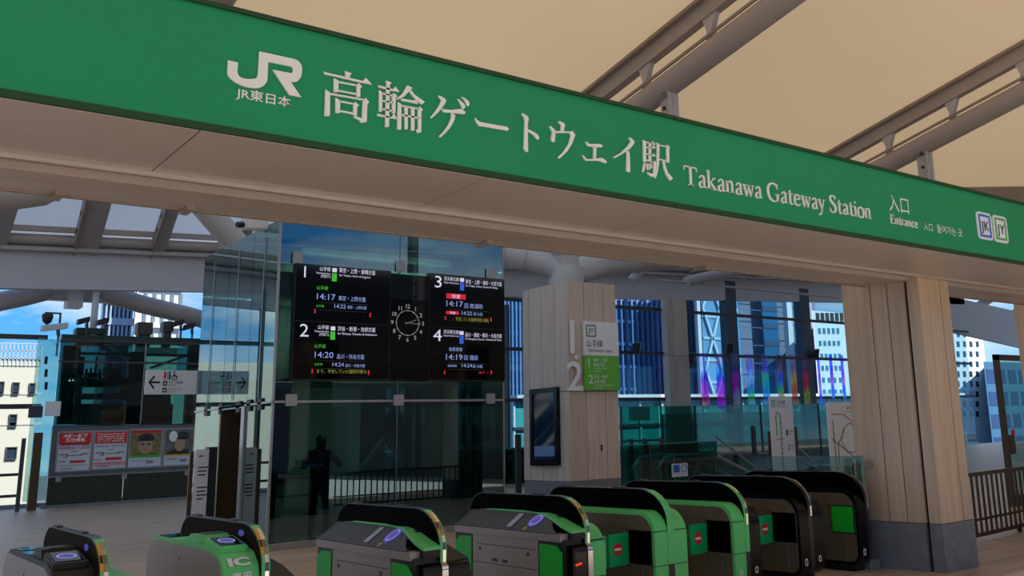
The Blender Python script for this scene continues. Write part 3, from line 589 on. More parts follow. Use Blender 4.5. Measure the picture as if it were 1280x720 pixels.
        G(MB().box(xl+.08, FY-.044, .42, x0-.02, FY-.04, .6), 'front_display', M('display_dark', '#1A0A08', .2)) if lab.startswith('fourth') else None
        if lab.startswith('fourth'):
            for k in range(3): G(MB().box(xl+.085+.022*k, FY-.048, .5+.004*k, xl+.1+.022*k, FY-.044, .512+.004*k), 'red_light', m_redled)
        # side panels
        G(MB().box(xl+.008, FY+.38, .1, xl+.02, FB-.42, .683), 'side_panel', m_gmetal)
        G(MB().box(xl+.004, FY+.37, .1, xl+.008, FY+.376, .665), 'panel_edge', m_chrome)
        for z, a, b2 in ((.60, FY+.42, FB-.5), (.44, FY+.38, FB-.42)): G(MB().box(xl+.0065, a, z, xl+.009, b2, z+.005), 'panel_seam', m_dark)
        for yy in (FY+.52, FB-.56): G(MB().box(xl+.0055, yy, .545, xl+.009, yy+.035, .575), 'latch', m_dgrey)
        for yy in (FY+.86, FY+1.02): G(MB().box(xl+.0055, yy, .465, xl+.009, yy+.08, .49), 'vent_slots', m_dgrey)
        for a, b2 in ((FY+.035, FY+.36), (FB-.4, FB-.1)):
            G(MB().prism([(a+.06, .36), (b2, .36), (b2, .66), (a+.08, .655), (a, .6), (a, .4)] if a < 7.5 else [(a, .36), (b2-.06, .36), (b2, .4), (b2, .6), (b2-.08, .655), (a, .66)], 'x', xl+.003, xl+.02), 'flap_cover', m_flap, bevel=.004)
        G(MB().box(xl+.012, FY+.01, .1, xl+.02, FB-.1, .68), 'side_backing', m_dark)
    else:     # reader body: 'ic' green or 'plain' metal
        w = .24; xl = x0-w; shell = m_gate if left == 'ic' else m_dark
        prof = [(FY+.02, .1), (FY+.02, .70), (FY+.06, .79), (FY+.15, .86), (FY+.34, .9), (FB-.2, .9), (FB-.07, .86), (FB-.02, .78), (FB-.02, .1)]
        G(MB().prism(prof, 'x', xl+.012, x0), 'left_body', shell)
        pr2 = [(FY+.05, .1), (FY+.05, .70), (FY+.09, .78), (FY+.17, .84), (FY+.35, .875), (FB-.2, .875), (FB-.1, .84), (FB-.04, .76), (FB-.04, .1)]
        G(MB().prism(pr2, 'x', xl, xl+.013), 'side_panel', m_gmetal)
        G(MB().box(xl-.002, FY+.95, .76, xl, FY+1.0, .81), 'lock_plate', m_alu); G(MB().box(xl-.003, FY+.965, .775, xl-.001, FY+.985, .795), 'keyhole', m_dark)
        G(MB().box(xl-.003, FY+.22, .372, xl, FY+.5, .668), 'flap_slot', m_dark)
        G(MB().box(xl+.03, FB-.5, .9, x0-.02, FB-.22, .907), 'rear_display', m_screen)
        G(MB().box(xl+.02, FB-.86, .9, x0-.015, FB-.56, .905), 'slot_plate', m_screen if left != 'ic' else m_gate)
        G(MB().prism([(FY+.62, .9), (FY+.66, .955), (FY+.88, .955), (FY+.93, .9)], 'x', xl+.035, x0-.005), 'raised_block', shell, bevel=.004)
        G(MB().prism([(xl+.07, .956), (x0-.03, .956), (x0-.05, .96), (xl+.09, .96)], 'y', FY+.68, FY+.84), 'block_top', m_dgrey)
        # tilted reader
        a = Vector((0, FY+.2, .893)); bq = Vector((0, FY+.5, .94)); dd = (bq-a).normalized(); nn_ = Vector((0, -dd.z, dd.y))
        cc = (a+bq)/2+Vector((x0-.12, 0, 0))
        G(MB().obox(cc-nn_*.02, (.095, 0, 0), dd*.155, nn_*.03), 'reader_block', shell, bevel=.006)
        G(MB().obox(cc+nn_*.012, (.075, 0, 0), dd*.115, nn_*.003), 'reader_plate', m_screen)
        e = MB(); q1 = [cc+nn_*.0165+Vector((.055*math.cos(k*.314), 0, 0))+dd*(.065*math.sin(k*.314)) for k in range(20)]
        G(e.add(q1, [tuple(range(20))]), 'card_reader', m_bluel)
        q1 = [cc+nn_*.0168+Vector((.045*math.cos(k*.314), 0, 0))+dd*(.05*math.sin(k*.314)) for k in range(20)]
        G(MB().add(q1, [tuple(range(20))]), 'reader_mark', m_blue)
        # inner violet light on the hood side
        q1 = [Vector((x0-.001, FY+.42+.06*math.cos(k*.314), .965+.022*math.sin(k*.314))) for k in range(20)]
        G(MB().add(q1, [tuple(range(20))]), 'side_reader_glow', m_blue)
        if left == 'ic':
            zd = Vector((0, .15-.02, .86-.70)).normalized(); o_ = Vector((xl+.045, FY+.052, .765))
            zd = Vector((0, .09, .07)).normalized()
            wl(t, text('IC', m_white, t, (xl+.05, FY+.055, .787), zd=zd, h=.075, w=.14, bold=.05, ext=.008))
            wl(t, text('専用', m_white, t, (xl+.065, FY+.018, .695), zd=(0, .2, .9), h=.06, w=.12, bold=.02, ext=.006))
        else:
            wl(t, text('IC専用', m_white, t, (xl+.04, FY+.018, .72), zd=(0, .2, .9), h=.05, w=.15, bold=.02, ext=.004))
    if flapl: flap(G, xl, -1, FY+.37 if left in ('green', 'black') else FY+.5)
    # ---- right body
    if right == 'slope':
        w = .2; xr = x1+w
        G(MB().prism([(x1, .1), (xr-.02, .1), (xr-.02, .685), (xr, .69), (xr, .735), (x1, .86)], 'y', FY+.3, FB-.08), 'right_body', m_dgrey)
        G(MB().add([(x1, FY+.3, .86), (xr, FY+.3, .735), (xr, FY+.02, .665), (x1, FY-.02, .665), (x1, FY+.3, .4), (xr, FY+.3, .4), (xr, FY+.02, .4), (x1, FY-.02, .4)], [(0, 1, 2, 3), (4, 7, 6, 5), (0, 4, 5, 1), (1, 5, 6, 2), (2, 6, 7, 3), (3, 7, 4, 0)]), 'front_slope', m_dark)
        G(MB().prism(rr2(FY-.04, .08, FY+.3, .655, ((.02, .02),)*3+((.05, .05),)), 'x', x1+.002, xr-.02), 'front_module', m_black)
    elif right:
        c = m_gate if right == 'green' else m_black; w = .16
        G(MB().prism(bodyp(0, .85 if left in ('green', 'black') else .8, .22), 'x', x1, x1+w), 'right_body', c, smooth=True)
        G(MB().prism(bodyp(.05, .85 if left in ('green', 'black') else .8), 'x', x1+w, x1+w+.004), 'side_panel', m_brown)
        for z in (.676, .385): G(MB().box(x1, FY-.0015, z, x1+w+.0015, FY+.05, z+.006), 'body_joint', m_dark)
        if flapr: flap(G, x1+w, 1, FY+.37)
        if c is m_black:
            G(MB().ring(roundrect(x1+.06, .19, x1+.1, .25, .015), roundrect(x1+.068, .2, x1+.092, .24, .01), 'y', FY-.004, FY), 'front_mark', m_white)
    if left in ('black',) or (left == 'green' and right == 'black'):
        G(MB().ring(roundrect(xl+.05, .17, xl+.09, .24, .015), roundrect(xl+.058, .18, xl+.082, .23, .01), 'y', FY-.004, FY), 'front_mark', m_white)
    G(MB().prism(bodyp(.09), 'x', xl+.05, x1+(.1 if right else 0)), 'core', m_dark)
    G(MB().box(xl+.03, FY+.12, 0, x1+(.12 if right else 0), FB-.15, .1), 'foot_plinth', m_dark)
    return t
gate(1.42, 'leftmost ticket gate, grey sided with black top and yellow hood label', 'plain', 'green', m_gate, hood=m_smoke, flapl=False, flapr=False)
gate(2.37, 'green topped ticket gate with white IC lettering, second from the left', 'ic', 'slope', m_gate, hood=m_smoke)
gate(3.68, 'third ticket gate from the left, slanted dark top in front of the glass box', 'slope', 'slope', m_gate, flapl=False)
gate(5.03, 'fourth ticket gate from the left with a red lit front display', 'slope', 'green', m_gate, flapl=False)
gate(5.955, 'fifth ticket gate from the left, green on both sides with no chrome', 'green', 'green', m_gate, sticker=False, chrome=False, ht=.075)
gate(6.95, 'sixth ticket gate from the left with green left and black right body', 'green', 'black', m_gate, sticker=False)
gate(7.9, 'black bodied ticket gate with an open green flap, seventh from the left', 'black', 'black', m_black, sticker=False)
g8 = gate(8.86, 'rightmost black ticket gate with a closed square green flap', 'black', None, m_black, sticker=False, flapl=False)
xl = 8.71
wl(g8, MB().box(xl-.014, FY+.055, .405, xl-.004, FY+.345, .675).build('flap_door', m_flap, g8, bevel=.004)); wl(g8, MB().box(xl-.012, FY+.36, .385, xl-.004, FY+.37, .69).build('hinge', m_chrome, g8))
# glass screen beside the last gate
gs = thing('glass_screen', 'low clear glass screen with steel foot between last gate and wooden pillar', 'glass screen', (9.0, 6.74, 0))
wl(gs, sbox('pane', m_gclear, (8.985, 6.74, .09, 9.0, 8.4, 1.2), gs)); wl(gs, sbox('front_edge', m_gedge, (8.98, 6.728, .09, 9.005, 6.742, 1.2), gs))
wl(gs, sbox('foot', m_alu, (8.93, 6.68, 0, 9.1, 8.42, .1), gs, bevel=.01)); wl(gs, sbox('rail_bracket', m_alu, (9.0, 6.72, 1.06, 9.16, 6.76, 1.13), gs))
wl(gs, sbox('second_pane', m_gclear, (9.0, 6.99, .1, 9.16, 7.0, 1.17), gs))

# ================================================================ RIGHT RAILING AND DOOR
rl = thing('barrier_fence', 'bronze bar fence with close upright bars right of the entrance pillar', 'fence', (12.2, 7.1, 0))
ra = at(1217, 700, Z=0); rb = at(1330, 676, Z=0)
ra = Vector((9.9, 6.9, 0)); rb = Vector((13.8, 7.25, 0)); dR = (rb-ra).normalized(); L_ = (rb-ra).length
for z, h in ((.84, .05), (.27, .03), (.08, .05)): wl(rl, MB().bar(ra+Vector((0, 0, z)), rb+Vector((0, 0, z)), .04, h).build('rail', m_bronze, rl))
me = MB().box(-.014, -.012, .08, .014, .012, .84).build('bar', m_bronze, rl); n_ = int(L_/.15)
for k in range(n_):
    o = me if k == 0 else me.copy()
    if k: COL.objects.link(o); o.parent = rl
    o.location = ra+dR*(.04+k*.15); wl(rl, o)
for k in (.12, .8):
    p = ra+dR*L_*k; wl(rl, MB().tube([p+Vector((0, -.02, .035)), p+Vector((0, .02, .035))], .035, 12).build('caster', m_dark, rl))
dr = thing('glass_door', 'bronze framed glass door with lock case and red round sticker', 'door', at(1260, 560, Y=9.2))
D = lambda x, y: at(x, y, Y=9.2)
a, b_ = D(1243, 443), D(1262, 590); xA = a.x; zT = a.z
def dbx(n, m, q, bev=0): return wl(dr, sbox(n, m, q, dr, bevel=bev))
dbx('frame_post', m_bronze, (xA, 9.17, 0, xA+.11, 9.25, zT)); dbx('frame_head', m_bronze, (xA, 9.17, zT-.1, xA+1.6, 9.25, zT)); dbx('frame_post', m_bronze, (xA+1.5, 9.17, 0, xA+1.6, 9.25, zT))
dbx('pane', m_gclear, (xA+.11, 9.2, .1, xA+1.5, 9.212, zT-.1)); dbx('bottom_rail', m_bronze, (xA+.11, 9.18, 0, xA+1.5, 9.24, .2))
lk = D(1250, 560); dbx('lock_case', m_bronze, (xA-.02, 9.1, lk.z-.12, xA+.2, 9.2, lk.z+.22), .01)
wl(dr, MB().tube([(xA+.15, 9.1, lk.z+.05), (xA+.15, 9.04, lk.z+.05), (xA+.34, 9.04, lk.z+.04)], .014, 8).build('handle', m_chrome, dr))
sk = D(1266, 541); b2 = MB(); disc(b2, (sk.x, sk.z, 9.19), .07, 'y', .008, 20); wl(dr, b2.build('sticker', m_red, dr))
# ================================================================ GLASS BOX WITH DEPARTURE BOARDS
GX0, GX1, GY0, GY1, GZ = 5.41, 9.59, 15.0, 18.88, 5.1
gb = thing('glass_shaft', 'tall dark glass box behind the departure boards', 'glass shaft', (7.5, 17, 0))
g = lambda b_, n, m, **k: wl(gb, b_.build(n, m, gb, **k))
xm = at(497, 500, Y=15).x
zc = at(500, 501, Y=15).z
for a, b2 in ((GX0, xm), (xm, GX1)):
    for z0, z1 in ((.1, zc), (zc, GZ)):
        g(MB().box(a+.008, GY0, z0+.006, b2-.008, GY0+.012, z1-.006), 'front_pane', m_gfront)
g(MB().box(GX0, GY0-.02, 0, GX1, GY0+.05, .1), 'base_curb', m_alu)
g(MB().box(GX0-.02, GY0, 0, GX0+.05, GY1, .1), 'base_curb', m_alu)
ymid = 16.86
for a, b2, z0, z1 in ((GY0, 16.17, .1, zc), (GY0, 16.17, zc, GZ), (16.17, 17.4, zc, GZ), (17.4, GY1, .1, zc), (17.4, GY1, zc, GZ)):
    g(MB().box(GX0, a+.008, z0+.006, GX0+.012, b2-.008, z1-.006), 'side_pane', m_gside)
g(MB().box(GX1, GY0, .1, GX1+.012, GY1, GZ), 'side_pane', m_gdark)
g(MB().box(GX0, GY1, .1, GX1, GY1+.012, GZ), 'back_pane', m_gfar)
g(MB().box(GX0-.012, GY0-.012, 0, GX0+.025, GY0+.02, GZ), 'corner_post', m_alu)
g(MB().box(GX1-.01, GY0-.01, 0, GX1+.015, GY0+.02, GZ), 'corner_post', m_alu)
g(MB().box(GX0, GY0-.012, zc-.018, GX1, GY0-.002, zc+.018), 'front_rail', m_alu)
g(MB().box(xm-.012, GY0+.013, .1, xm+.012, GY0+.05, GZ), 'mullion', m_alu)
for px, py in ((363, 501), (497, 501), (612, 499)):
    p = at(px, py, Y=15); g(MB().box(p.x-.09, GY0-.05, p.z-.08, p.x+.09, GY0-.012, p.z+.1), 'clip', m_alu, bevel=.006)
for px, py in ((371, 323), (500, 333), (612, 343)):
    p = at(px, py, Y=15); g(MB().box(p.x-.08, GY0-.05, p.z-.1, p.x+.08, GY0-.012, p.z+.1), 'clip', m_alu, bevel=.006)
for y in (15.5, 16.0, 16.5, 17.4, 18.2): g(MB().box(GX0-.03, y-.09, zc-.1, GX0-.01, y+.09, zc+.08), 'clip', m_gtxt)
g(MB().box(GX0-.03, GY0, zc-.015, GX0-.012, GY1, zc+.015), 'side_rail', m_alu)
for y in (15.6, 16.86, 18.2): g(MB().box(GX0-.02, y, zc+.1, GX0-.01, y+.02, GZ-.2), 'vertical_joint', m_alu)
g(MB().box(GX0-.03, 17.33, 0, GX0+.6, 17.4, 2.22), 'door_jamb', m_bronze); g(MB().box(GX0-.03, 16.17, 0, GX0+.03, 16.32, 2.22), 'door_jamb', m_alu)
g(MB().box(GX0-.03, 16.3, 2.17, GX0+.5, 17.4, 2.22), 'door_head', m_alu); g(MB().box(GX0+.5, 16.2, 0, GX0+.55, 17.4, 2.2), 'lift_door', m_bronze)
# inside: shaft core, steel columns, braces, railing
m_core = M('shaft_core', '#5C6C62', .5, noise=(1.2, .3)); m_grn = M('shaft_green_steel', '#9DB3A6', .5)
g(MB().box(6.62, 18.5, 0, 8.35, 18.6, 4.9), 'rear_wall', m_core)
g(MB().box(6.05, 17.3, 0, 7.9, 17.5, 4.2), 'lift_wall', M('lift_wall_pale', '#DCE4D8', .5, noise=(1.5, .25)))
g(MB().box(7.35, 17.22, .1, 7.6, 17.3, 2.2), 'lift_panel', m_grn); g(MB().box(6.25, 17.2, .9, 6.52, 17.26, 2.7), 'lift_window', m_screen)
g(MB().box(8.0, 17.5, 0, 8.5, 17.7, 5.0), 'column', m_core)
for x, w, m in ((8.6, .07, m_grn), (8.52, .06, m_bronze), (8.75, .05, m_bronze), (8.95, .28, m_grn), (9.3, .12, m_grn)): g(MB().box(x, 16.6, 0, x+w, 16.75, 5.0), 'column', m)
g(MB().box(GX0+.1, 16.4, 4.5, GX1-.1, 16.55, 4.66), 'crossbeam', m_grn); g(MB().box(GX0+.1, 16.4, 3.9, GX1-.1, 16.5, 3.98), 'crossbeam', m_grn); g(MB().box(GX0+.1, 16.5, 2.5, GX1-.1, 16.6, 2.62), 'crossbeam', m_core)
g(MB().bar((6.75, 16.3, .15), (7.9, 16.3, 1.6), .05, .07), 'brace', m_grn)
rb_ = MB(); me = None
for k in range(27):
    x = 7.2+k*.086; o = me.copy() if me else MB().box(-.01, -.01, .1, .01, .01, 1.0).build('baluster', m_dark, gb)
    if me: COL.objects.link(o); o.parent = gb
    me = me or o; o.location = (x, 16.1, 0); wl(gb, o)
g(MB().box(7.15, 16.08, 1.0, 9.5, 16.12, 1.05), 'handrail', m_dark)
g(MB().box(5.6, 15.9, 1.0, 7.1, 15.94, 1.03).box(5.6, 15.9, .72, 7.1, 15.94, .75), 'handrail', m_alu)
g(MB().box(6.2, 15.9, 4.78, 9.0, 16.1, 4.86), 'added_fill_strip', M('fill_strip_glow', '#E8F2E0', .5, emit=.4))  # glowing strip added with the area light below to brighten the shaft
al = bpy.data.lights.new('shaft_fill', 'AREA'); al.shape = 'RECTANGLE'; al.size = 2.8; al.size_y = .3; al.energy = 90; al.color = (.85, 1, .88)  # added fill, lifts the dark wall inside the glass box
ao = bpy.data.objects.new('shaft_fill', al); COL.objects.link(ao); ao.location = (7.6, 16.0, 4.76)
# escalator inside/behind
es = thing('escalator', 'grey escalator flight seen through the dark glass box', 'escalator', (11, 21, 0))
for k, yy in enumerate((21.2, 22.4)):
    a, b2 = at(480, 500, Y=yy), at(578, 590, Y=yy)
    wl(es, MB().bar(a, b2, .1, .12).build('handrail', m_alu, es)); wl(es, MB().bar(a-Vector((0, 0, .45)), b2-Vector((0, 0, .45)), .06, .5).build('balustrade', m_gtxt, es)); wl(es, MB().bar(a+Vector((.3, 0, .5)), b2+Vector((.3, 0, .5)), .06, .05).build('handrail', m_steel2, es))
st = MB()
a, b2 = at(480, 525, Y=21.3), at(578, 612, Y=21.3)
for k in range(18):
    p = a.lerp(b2, k/18); st.box(p.x, 21.3, p.z-.2, p.x+(b2.x-a.x)/18, 22.3, p.z)
wl(es, st.build('steps', m_alu, es, kind='stuff'))
# speaker / camera on the corner of the box
sp_ = thing('corner_camera', 'white box camera on a bracket at the top corner of the glass box', 'camera', at(285, 285, Y=17.5))
c = at(318, 281, Y=15.6); wl(sp_, MB().obox(c, (.2, .06, .02), (-.03, .1, 0), (-.01, 0, .09)).build('housing', m_wht, sp_, bevel=.02)); wl(sp_, MB().tube([c+Vector((.1, .05, 0)), c+Vector((.25, .1, -.1)), (GX0+.02, c.y+.1, 4.98)], .025, 8).build('arm', m_alu, sp_))
wl(sp_, MB().tube([c-Vector((.2, .06, .03)), c-Vector((.3, .09, .05))], .05, 10).build('lens', m_dark, sp_))
# ---- departure boards
BY = 14.82
def board(lab, px0, px1, y0t, rows):
    a, b2 = at(px0, y0t, Y=BY), at(px1, 474, Y=BY)
    x0, x1, z1, z0 = a.x, b2.x, a.z, 2.53
    t = thing('departure_board', lab, 'departure board', ((x0+x1)/2, BY, z0), 'departure boards')
    wl(t, sbox('casing', m_dark, (x0, BY+.02, z0, x1, BY+.14, z1), t)); 
    zm = (z0+z1)/2
    wl(t, sbox('screen', m_screen, (x0+.015, BY+.012, zm+.008, x1-.015, BY+.03, z1-.015), t)); wl(t, sbox('screen', m_screen, (x0+.015, BY+.012, z0+.015, x1-.015, BY+.03, zm-.008), t))
    return t
TB = BY+.009
bl = board('left departure board with white platform numbers one and two', 370.5, 487, 328.5, 0)
T = lambda s, m, x0, y, x1, h, **k: wl(bl, ptext(s, m, bl, x0, y, x1, h, TB, **k))
def quadpx(t, n, m, x0, y0, x1, y1):
    a, b2 = at(x0, y0, Y=TB), at(x1, y0, Y=TB); c = at(x0, y1, Y=TB); wl(t, sbox(n, m, (a.x, TB-.004, c.z, b2.x, TB, a.z), t))
T('1', m_eW, 380, 346.5, 386.5, 14, name='numeral'); T('2', m_eW, 374.5, 420.5, 385.5, 16, name='numeral')
for yb, dst, en in ((336.5, '東京・上野・巣鴨方面', 'for Tokyo, Ueno & Sugamo'), (409.5, '渋谷・新宿・池袋方面', 'for Shibuya, Shinjuku & Ikebukuro')):
    o = 2 if yb > 400 else 0
    T('山手線', m_eW, 400-o*1.3, yb+1.5, 413-o, 5); T('Yamanote Line', m_eW, 395-o, yb+5.5, 413-o, 2.5); T('(内回り)' if yb < 400 else '(外回り)', m_eW, 401-o, yb+10, 413-o, 3.6)
    T(dst, m_eW, 424-o, yb+3.5, 469, 5.5); T(en, m_eW, 424-o, yb+8.5, 463 if yb < 400 else 471, 2.6)
    quadpx(bl, 'line_mark', m_eG, 415-o, yb+5, 421-o, yb+15); quadpx(bl, 'line_emblem', m_eW, 415.5-o, yb-1.5, 421-o, yb+3.5)
    T('山手線', m_eG, 396-o*1.5, yb+25, 410-o*1.5, 4.6)
    tm, d1, tm2, d2 = (('14:17', '東京・上野方面', '14:22', '東京・上野方面') if yb < 400 else ('14:20', '品川・渋谷方面', '14:24', '品川・渋谷方面'))
    T(tm, m_eB, 396-o*1.4, yb+37.5, 419-o*1.2, 7.5); T(d1, m_eB, 423-o, yb+38.5, 457-o, 5.6)
    quadpx(bl, 'divider', m_gtxt, 399-o, yb+41, 460-o, yb+41.6); quadpx(bl, 'divider', m_gtxt, 399-o, yb+50.5, 458-o, yb+51.1)
    T('山手線', m_eG, 395-o, yb+47, 405-o, 3); T(tm2, m_eB, 418-o*1.3, yb+48.5, 432-o*1.2, 5); T(d2, m_eB, 434-o*1.2, yb+49, 458-o, 3.8)
for x, y in ((393, 386), (462, 391), (389.5, 461), (460, 463)): quadpx(bl, 'red_bracket', m_eR, x, y, x+1.6, y+5.5)
T('まで、予定していた臨時列車の', m_eY, 396, 466, 458, 4.6)
br_ = board('right departure board with white platform numbers three and four', 537.7, 632, 341, 0)
T = lambda s, m, x0, y, x1, h, **k: wl(br_, ptext(s, m, br_, x0, y, x1, h, TB, **k))
T('3', m_eW, 543.5, 359, 552, 14.5, name='numeral'); T('4', m_eW, 541.5, 426, 552, 14.5, name='numeral')
for yb, dst, en in ((350, '東京・上野・浦和・大宮方面', 'for Tokyo, Ueno, Urawa & Omiya'), (416.5, '品川・蒲田・横浜・大船方面', 'for Shinagawa, Kamata, Yokohama & Ofuna')):
    o = 0 if yb < 400 else .6
    T('京浜東北線', m_eW, 555-o, yb, 573.5, 4.6); T('Keihin-Tohoku Line', m_eW, 555-o, yb+4, 573.5, 2.3)
    T(dst, m_eW, 582-o, yb+4, 627, 5); T(en, m_eW, 582-o, yb+8, 622 if yb < 400 else 627, 2.4)
    quadpx(br_, 'line_mark', m_eb2, 575-o, yb+3, 580-o, yb+13); quadpx(br_, 'line_emblem', m_eW, 575-o, yb-2.5, 580-o, yb+2)
quadpx(br_, 'rapid_tag', m_eR, 558, 366.5, 582, 373); T('快速', m_eW, 564.5, 372.3, 575, 4.8, ext=.008)
T('14:17', m_eB, 558, 382.5, 578.5, 7); T('回 南浦和', m_eB, 580.5, 384.5, 603, 5.6)
quadpx(br_, 'rapid_tag', m_eR, 557.5, 388.5, 573.5, 392.5); T('快速', m_eW, 562, 392.2, 569, 3, ext=.008); T('14:22', m_eB, 577, 393.5, 590, 4.6); T('回 大宮', m_eB, 592, 394, 603, 3.8)
T('、予定していた臨時列車の運転', m_eY, 566, 400.5, 611, 4.4); quadpx(br_, 'divider', m_gtxt, 562, 386.6, 611, 387.2); quadpx(br_, 'divider', m_gtxt, 562, 395, 611, 395.6)
T('各駅停車', m_eB, 561, 438.5, 578, 4.6); T('14:19', m_eB, 557.5, 449.5, 578, 7); T('回 蒲田', m_eB, 580, 449.5, 597, 5.6)
T('各駅停車', m_eB, 559.5, 458.5, 571, 2.8); T('14:24', m_eB, 577, 459, 590, 4.6); T('回 大船', m_eB, 591, 459.5, 603, 3.8); T('28日（', m_eR, 598, 467, 610, 3)
quadpx(br_, 'divider', m_gtxt, 562, 453.5, 608, 454.1); quadpx(br_, 'divider', m_gtxt, 562, 461.5, 608, 462.1)
for x, y in ((556, 395), (613, 397), (555, 463), (613.5, 463)): quadpx(br_, 'red_bracket', m_eR, x, y, x+1.4, y+5)
# ---- clock between the boards
ck = thing('station_clock', 'round white line clock on black glass between the two departure boards', 'clock', at(512, 403, Y=BY))
zc0 = at(512, 378, Y=BY).z
wl(ck, sbox('glass_panel', m_screen, (at(487.3, 400, Y=BY).x, BY+.03, 2.53, at(537.3, 400, Y=BY).x, BY+.1, zc0+.05), ck))
wl(ck, sbox('smoked_panel', glass('smoked', '#5A6A70', .12), (at(487.3, 400, Y=BY).x, BY+.03, zc0+.05, at(537.3, 400, Y=BY).x, BY+.05, 4.33), ck))
cc = at(510.5, 403.5, Y=BY); R_ = .215
ring = lambda r, n=40: [(cc.x+r*math.cos(2*math.pi*k/n), cc.z+r*math.sin(2*math.pi*k/n)) for k in range(n)]
wl(ck, MB().ring(ring(R_), ring(R_-.007), 'y', BY+.02, BY+.03).build('dial_ring', m_white, ck))
for h_ in range(1, 13):
    a = math.radians(90-30*h_); wl(ck, text(str(h_), m_white, ck, (cc.x+.285*math.cos(a), BY+.025, cc.z+.285*math.sin(a)-.033), h=.068, bold=.02, align='C', name='numeral'))
    disc_ = MB(); disc(disc_, (cc.x+(R_-.005)*math.cos(a), cc.z+(R_-.005)*math.sin(a), BY+.015), .012, 'y', .01, 8); wl(ck, disc_.build('hour_dot', m_white, ck))
for a, l, w, n in ((21, .16, .022, 'hour_hand'), (-4, .23, .014, 'minute_hand')):
    a = math.radians(a); d = Vector((math.cos(a), 0, math.sin(a))); o = Vector((cc.x, BY+.012, cc.z)); wl(ck, MB().bar(o-d*.05, o+d*l, w, .006).build(n, m_white, ck))
# ---- direction sign and totem
hs = thing('direction_sign', 'white hanging sign with black left arrow and toilet pictograms', 'sign', (4.9, 18.75, 2.55))
SY = 18.8
a, b2, c, d = at(183, 464, Y=SY), at(249, 461, Y=SY), at(182, 493, Y=SY), at(249, 491, Y=SY)
wl(hs, MB().add([(a.x, SY, c.z), (GX0-.03, SY, c.z), (GX0-.03, SY, a.z+.02), (a.x, SY, a.z+.02), (a.x, SY+.05, c.z), (GX0-.03, SY+.05, c.z), (GX0-.03, SY+.05, a.z+.02), (a.x, SY+.05, a.z+.02)], [(0, 1, 2, 3), (4, 7, 6, 5), (0, 4, 5, 1), (3, 2, 6, 7), (0, 3, 7, 4), (1, 5, 6, 2)]).build('panel', m_wht, hs))
U = (a.z+.02-c.z)/.43; X_ = lambda u: a.x+u*(GX0-.03-a.x); Z_ = lambda v: c.z+v*(a.z+.02-c.z)
ah = MB()
for q in ([(.05, .5), (.15, .78), (.175, .72), (.085, .5)], [(.05, .5), (.085, .5), (.175, .28), (.15, .22)], [(.07, .54), (.27, .54), (.27, .46), (.07, .46)]): ah.prism([(X_(u), Z_(v)) for u, v in q], 'y', SY-.006, SY)
wl(hs, ah.build('arrow', m_txt, hs))
def fig(x, m, skirt):
    f = MB(); disc(f, (X_(x), Z_(.9), SY-.006), .022, 'y', .006, 10)
    q = [(x-.018, .84), (x+.018, .84), (x+.026, .68), (x+.01, .68), (x+.012, .6), (x-.012, .6), (x-.01, .68), (x-.026, .68)] if skirt else [(x-.02, .84), (x+.02, .84), (x+.02, .7), (x+.01, .6), (x-.01, .6), (x-.02, .7)]
    f.prism([(X_(u), Z_(v)) for u, v in q], 'y', SY-.006, SY); wl(hs, f.build('pictogram', m, hs))
fig(.36, m_red, True); fig(.45, M('sign_blue', '#26479A', .5), False)
w_ = MB(); cx, cz = X_(.54), Z_(.7)
w_.ring([(cx+.05*math.cos(k*.4), cz+.05*math.sin(k*.4)) for k in range(16)], [(cx+.036*math.cos(k*.4), cz+.036*math.sin(k*.4)) for k in range(16)], 'y', SY-.006, SY); w_.box(cx-.01, SY-.006, cz, cx+.005, SY, cz+.09); w_.box(cx, SY-.006, cz+.02, cx+.05, SY, cz+.035); disc(w_, (cx, cz+.11, SY-.006), .015, 'y', .006, 8)
wl(hs, w_.build('pictogram', m_txt, hs))
wl(hs, MB().box(X_(.41)-.003, SY-.006, Z_(.6), X_(.41)+.003, SY, Z_(.93)).build('divider', m_gtxt, hs))
for v0, s, e in ((.36, 'ベビー休憩室', 'Nursery'), (.08, 'コインロッカー', 'Coin Lockers')):
    wl(hs, MB().box(X_(.33), SY-.006, Z_(v0), X_(.41), SY, Z_(v0+.19)).build('icon_square', m_txt, hs)); wl(hs, MB().box(X_(.355), SY-.009, Z_(v0+.04), X_(.385), SY-.006, Z_(v0+.13)).build('icon_mark', m_wht, hs))
    wl(hs, text(s, m_txt, hs, (X_(.43), SY-.002, Z_(v0+.09)), h=.045, w=X_(.72)-X_(.43))); wl(hs, text(e, m_txt, hs, (X_(.43), SY-.002, Z_(v0+.01)), h=.022, w=X_(.58)-X_(.43)))
wl(hs, sbox('wall_bracket', m_alu, (GX0-.04, SY-.02, c.z, GX0, SY+.07, a.z+.02), hs))
TY = 17.0
a, b2 = at(245, 562, Y=TY), at(262, 562, Y=TY)
tt = thing('totem_sign', 'slim white freestanding sign post beside the glass box door', 'sign', (a.x, TY, 0))
wl(tt, sbox('post', m_wht, (a.x, TY, 0, b2.x, TY+.06, a.z), tt, bevel=.008)); wl(tt, sbox('side_cover', m_dgrey, (b2.x+.02, TY+.1, 0, b2.x+.16, TY+.3, 1.56), tt)); wl(tt, sbox('back_edge', m_bronze, (a.x-.08, TY+.02, 0, a.x-.02, TY+.06, 1.5), tt))
for k, (z, w) in enumerate(((a.z-.12, .07), (a.z-.3, .16), (a.z-.36, .14), (a.z-.42, .12), (a.z-.62, .16), (a.z-.68, .13), (a.z-.74, .16), (a.z-.8, .1))): wl(tt, sbox('text_line', m_gtxt, (a.x+.05, TY-.003, z, a.x+.05+w, TY, z+.022), tt))

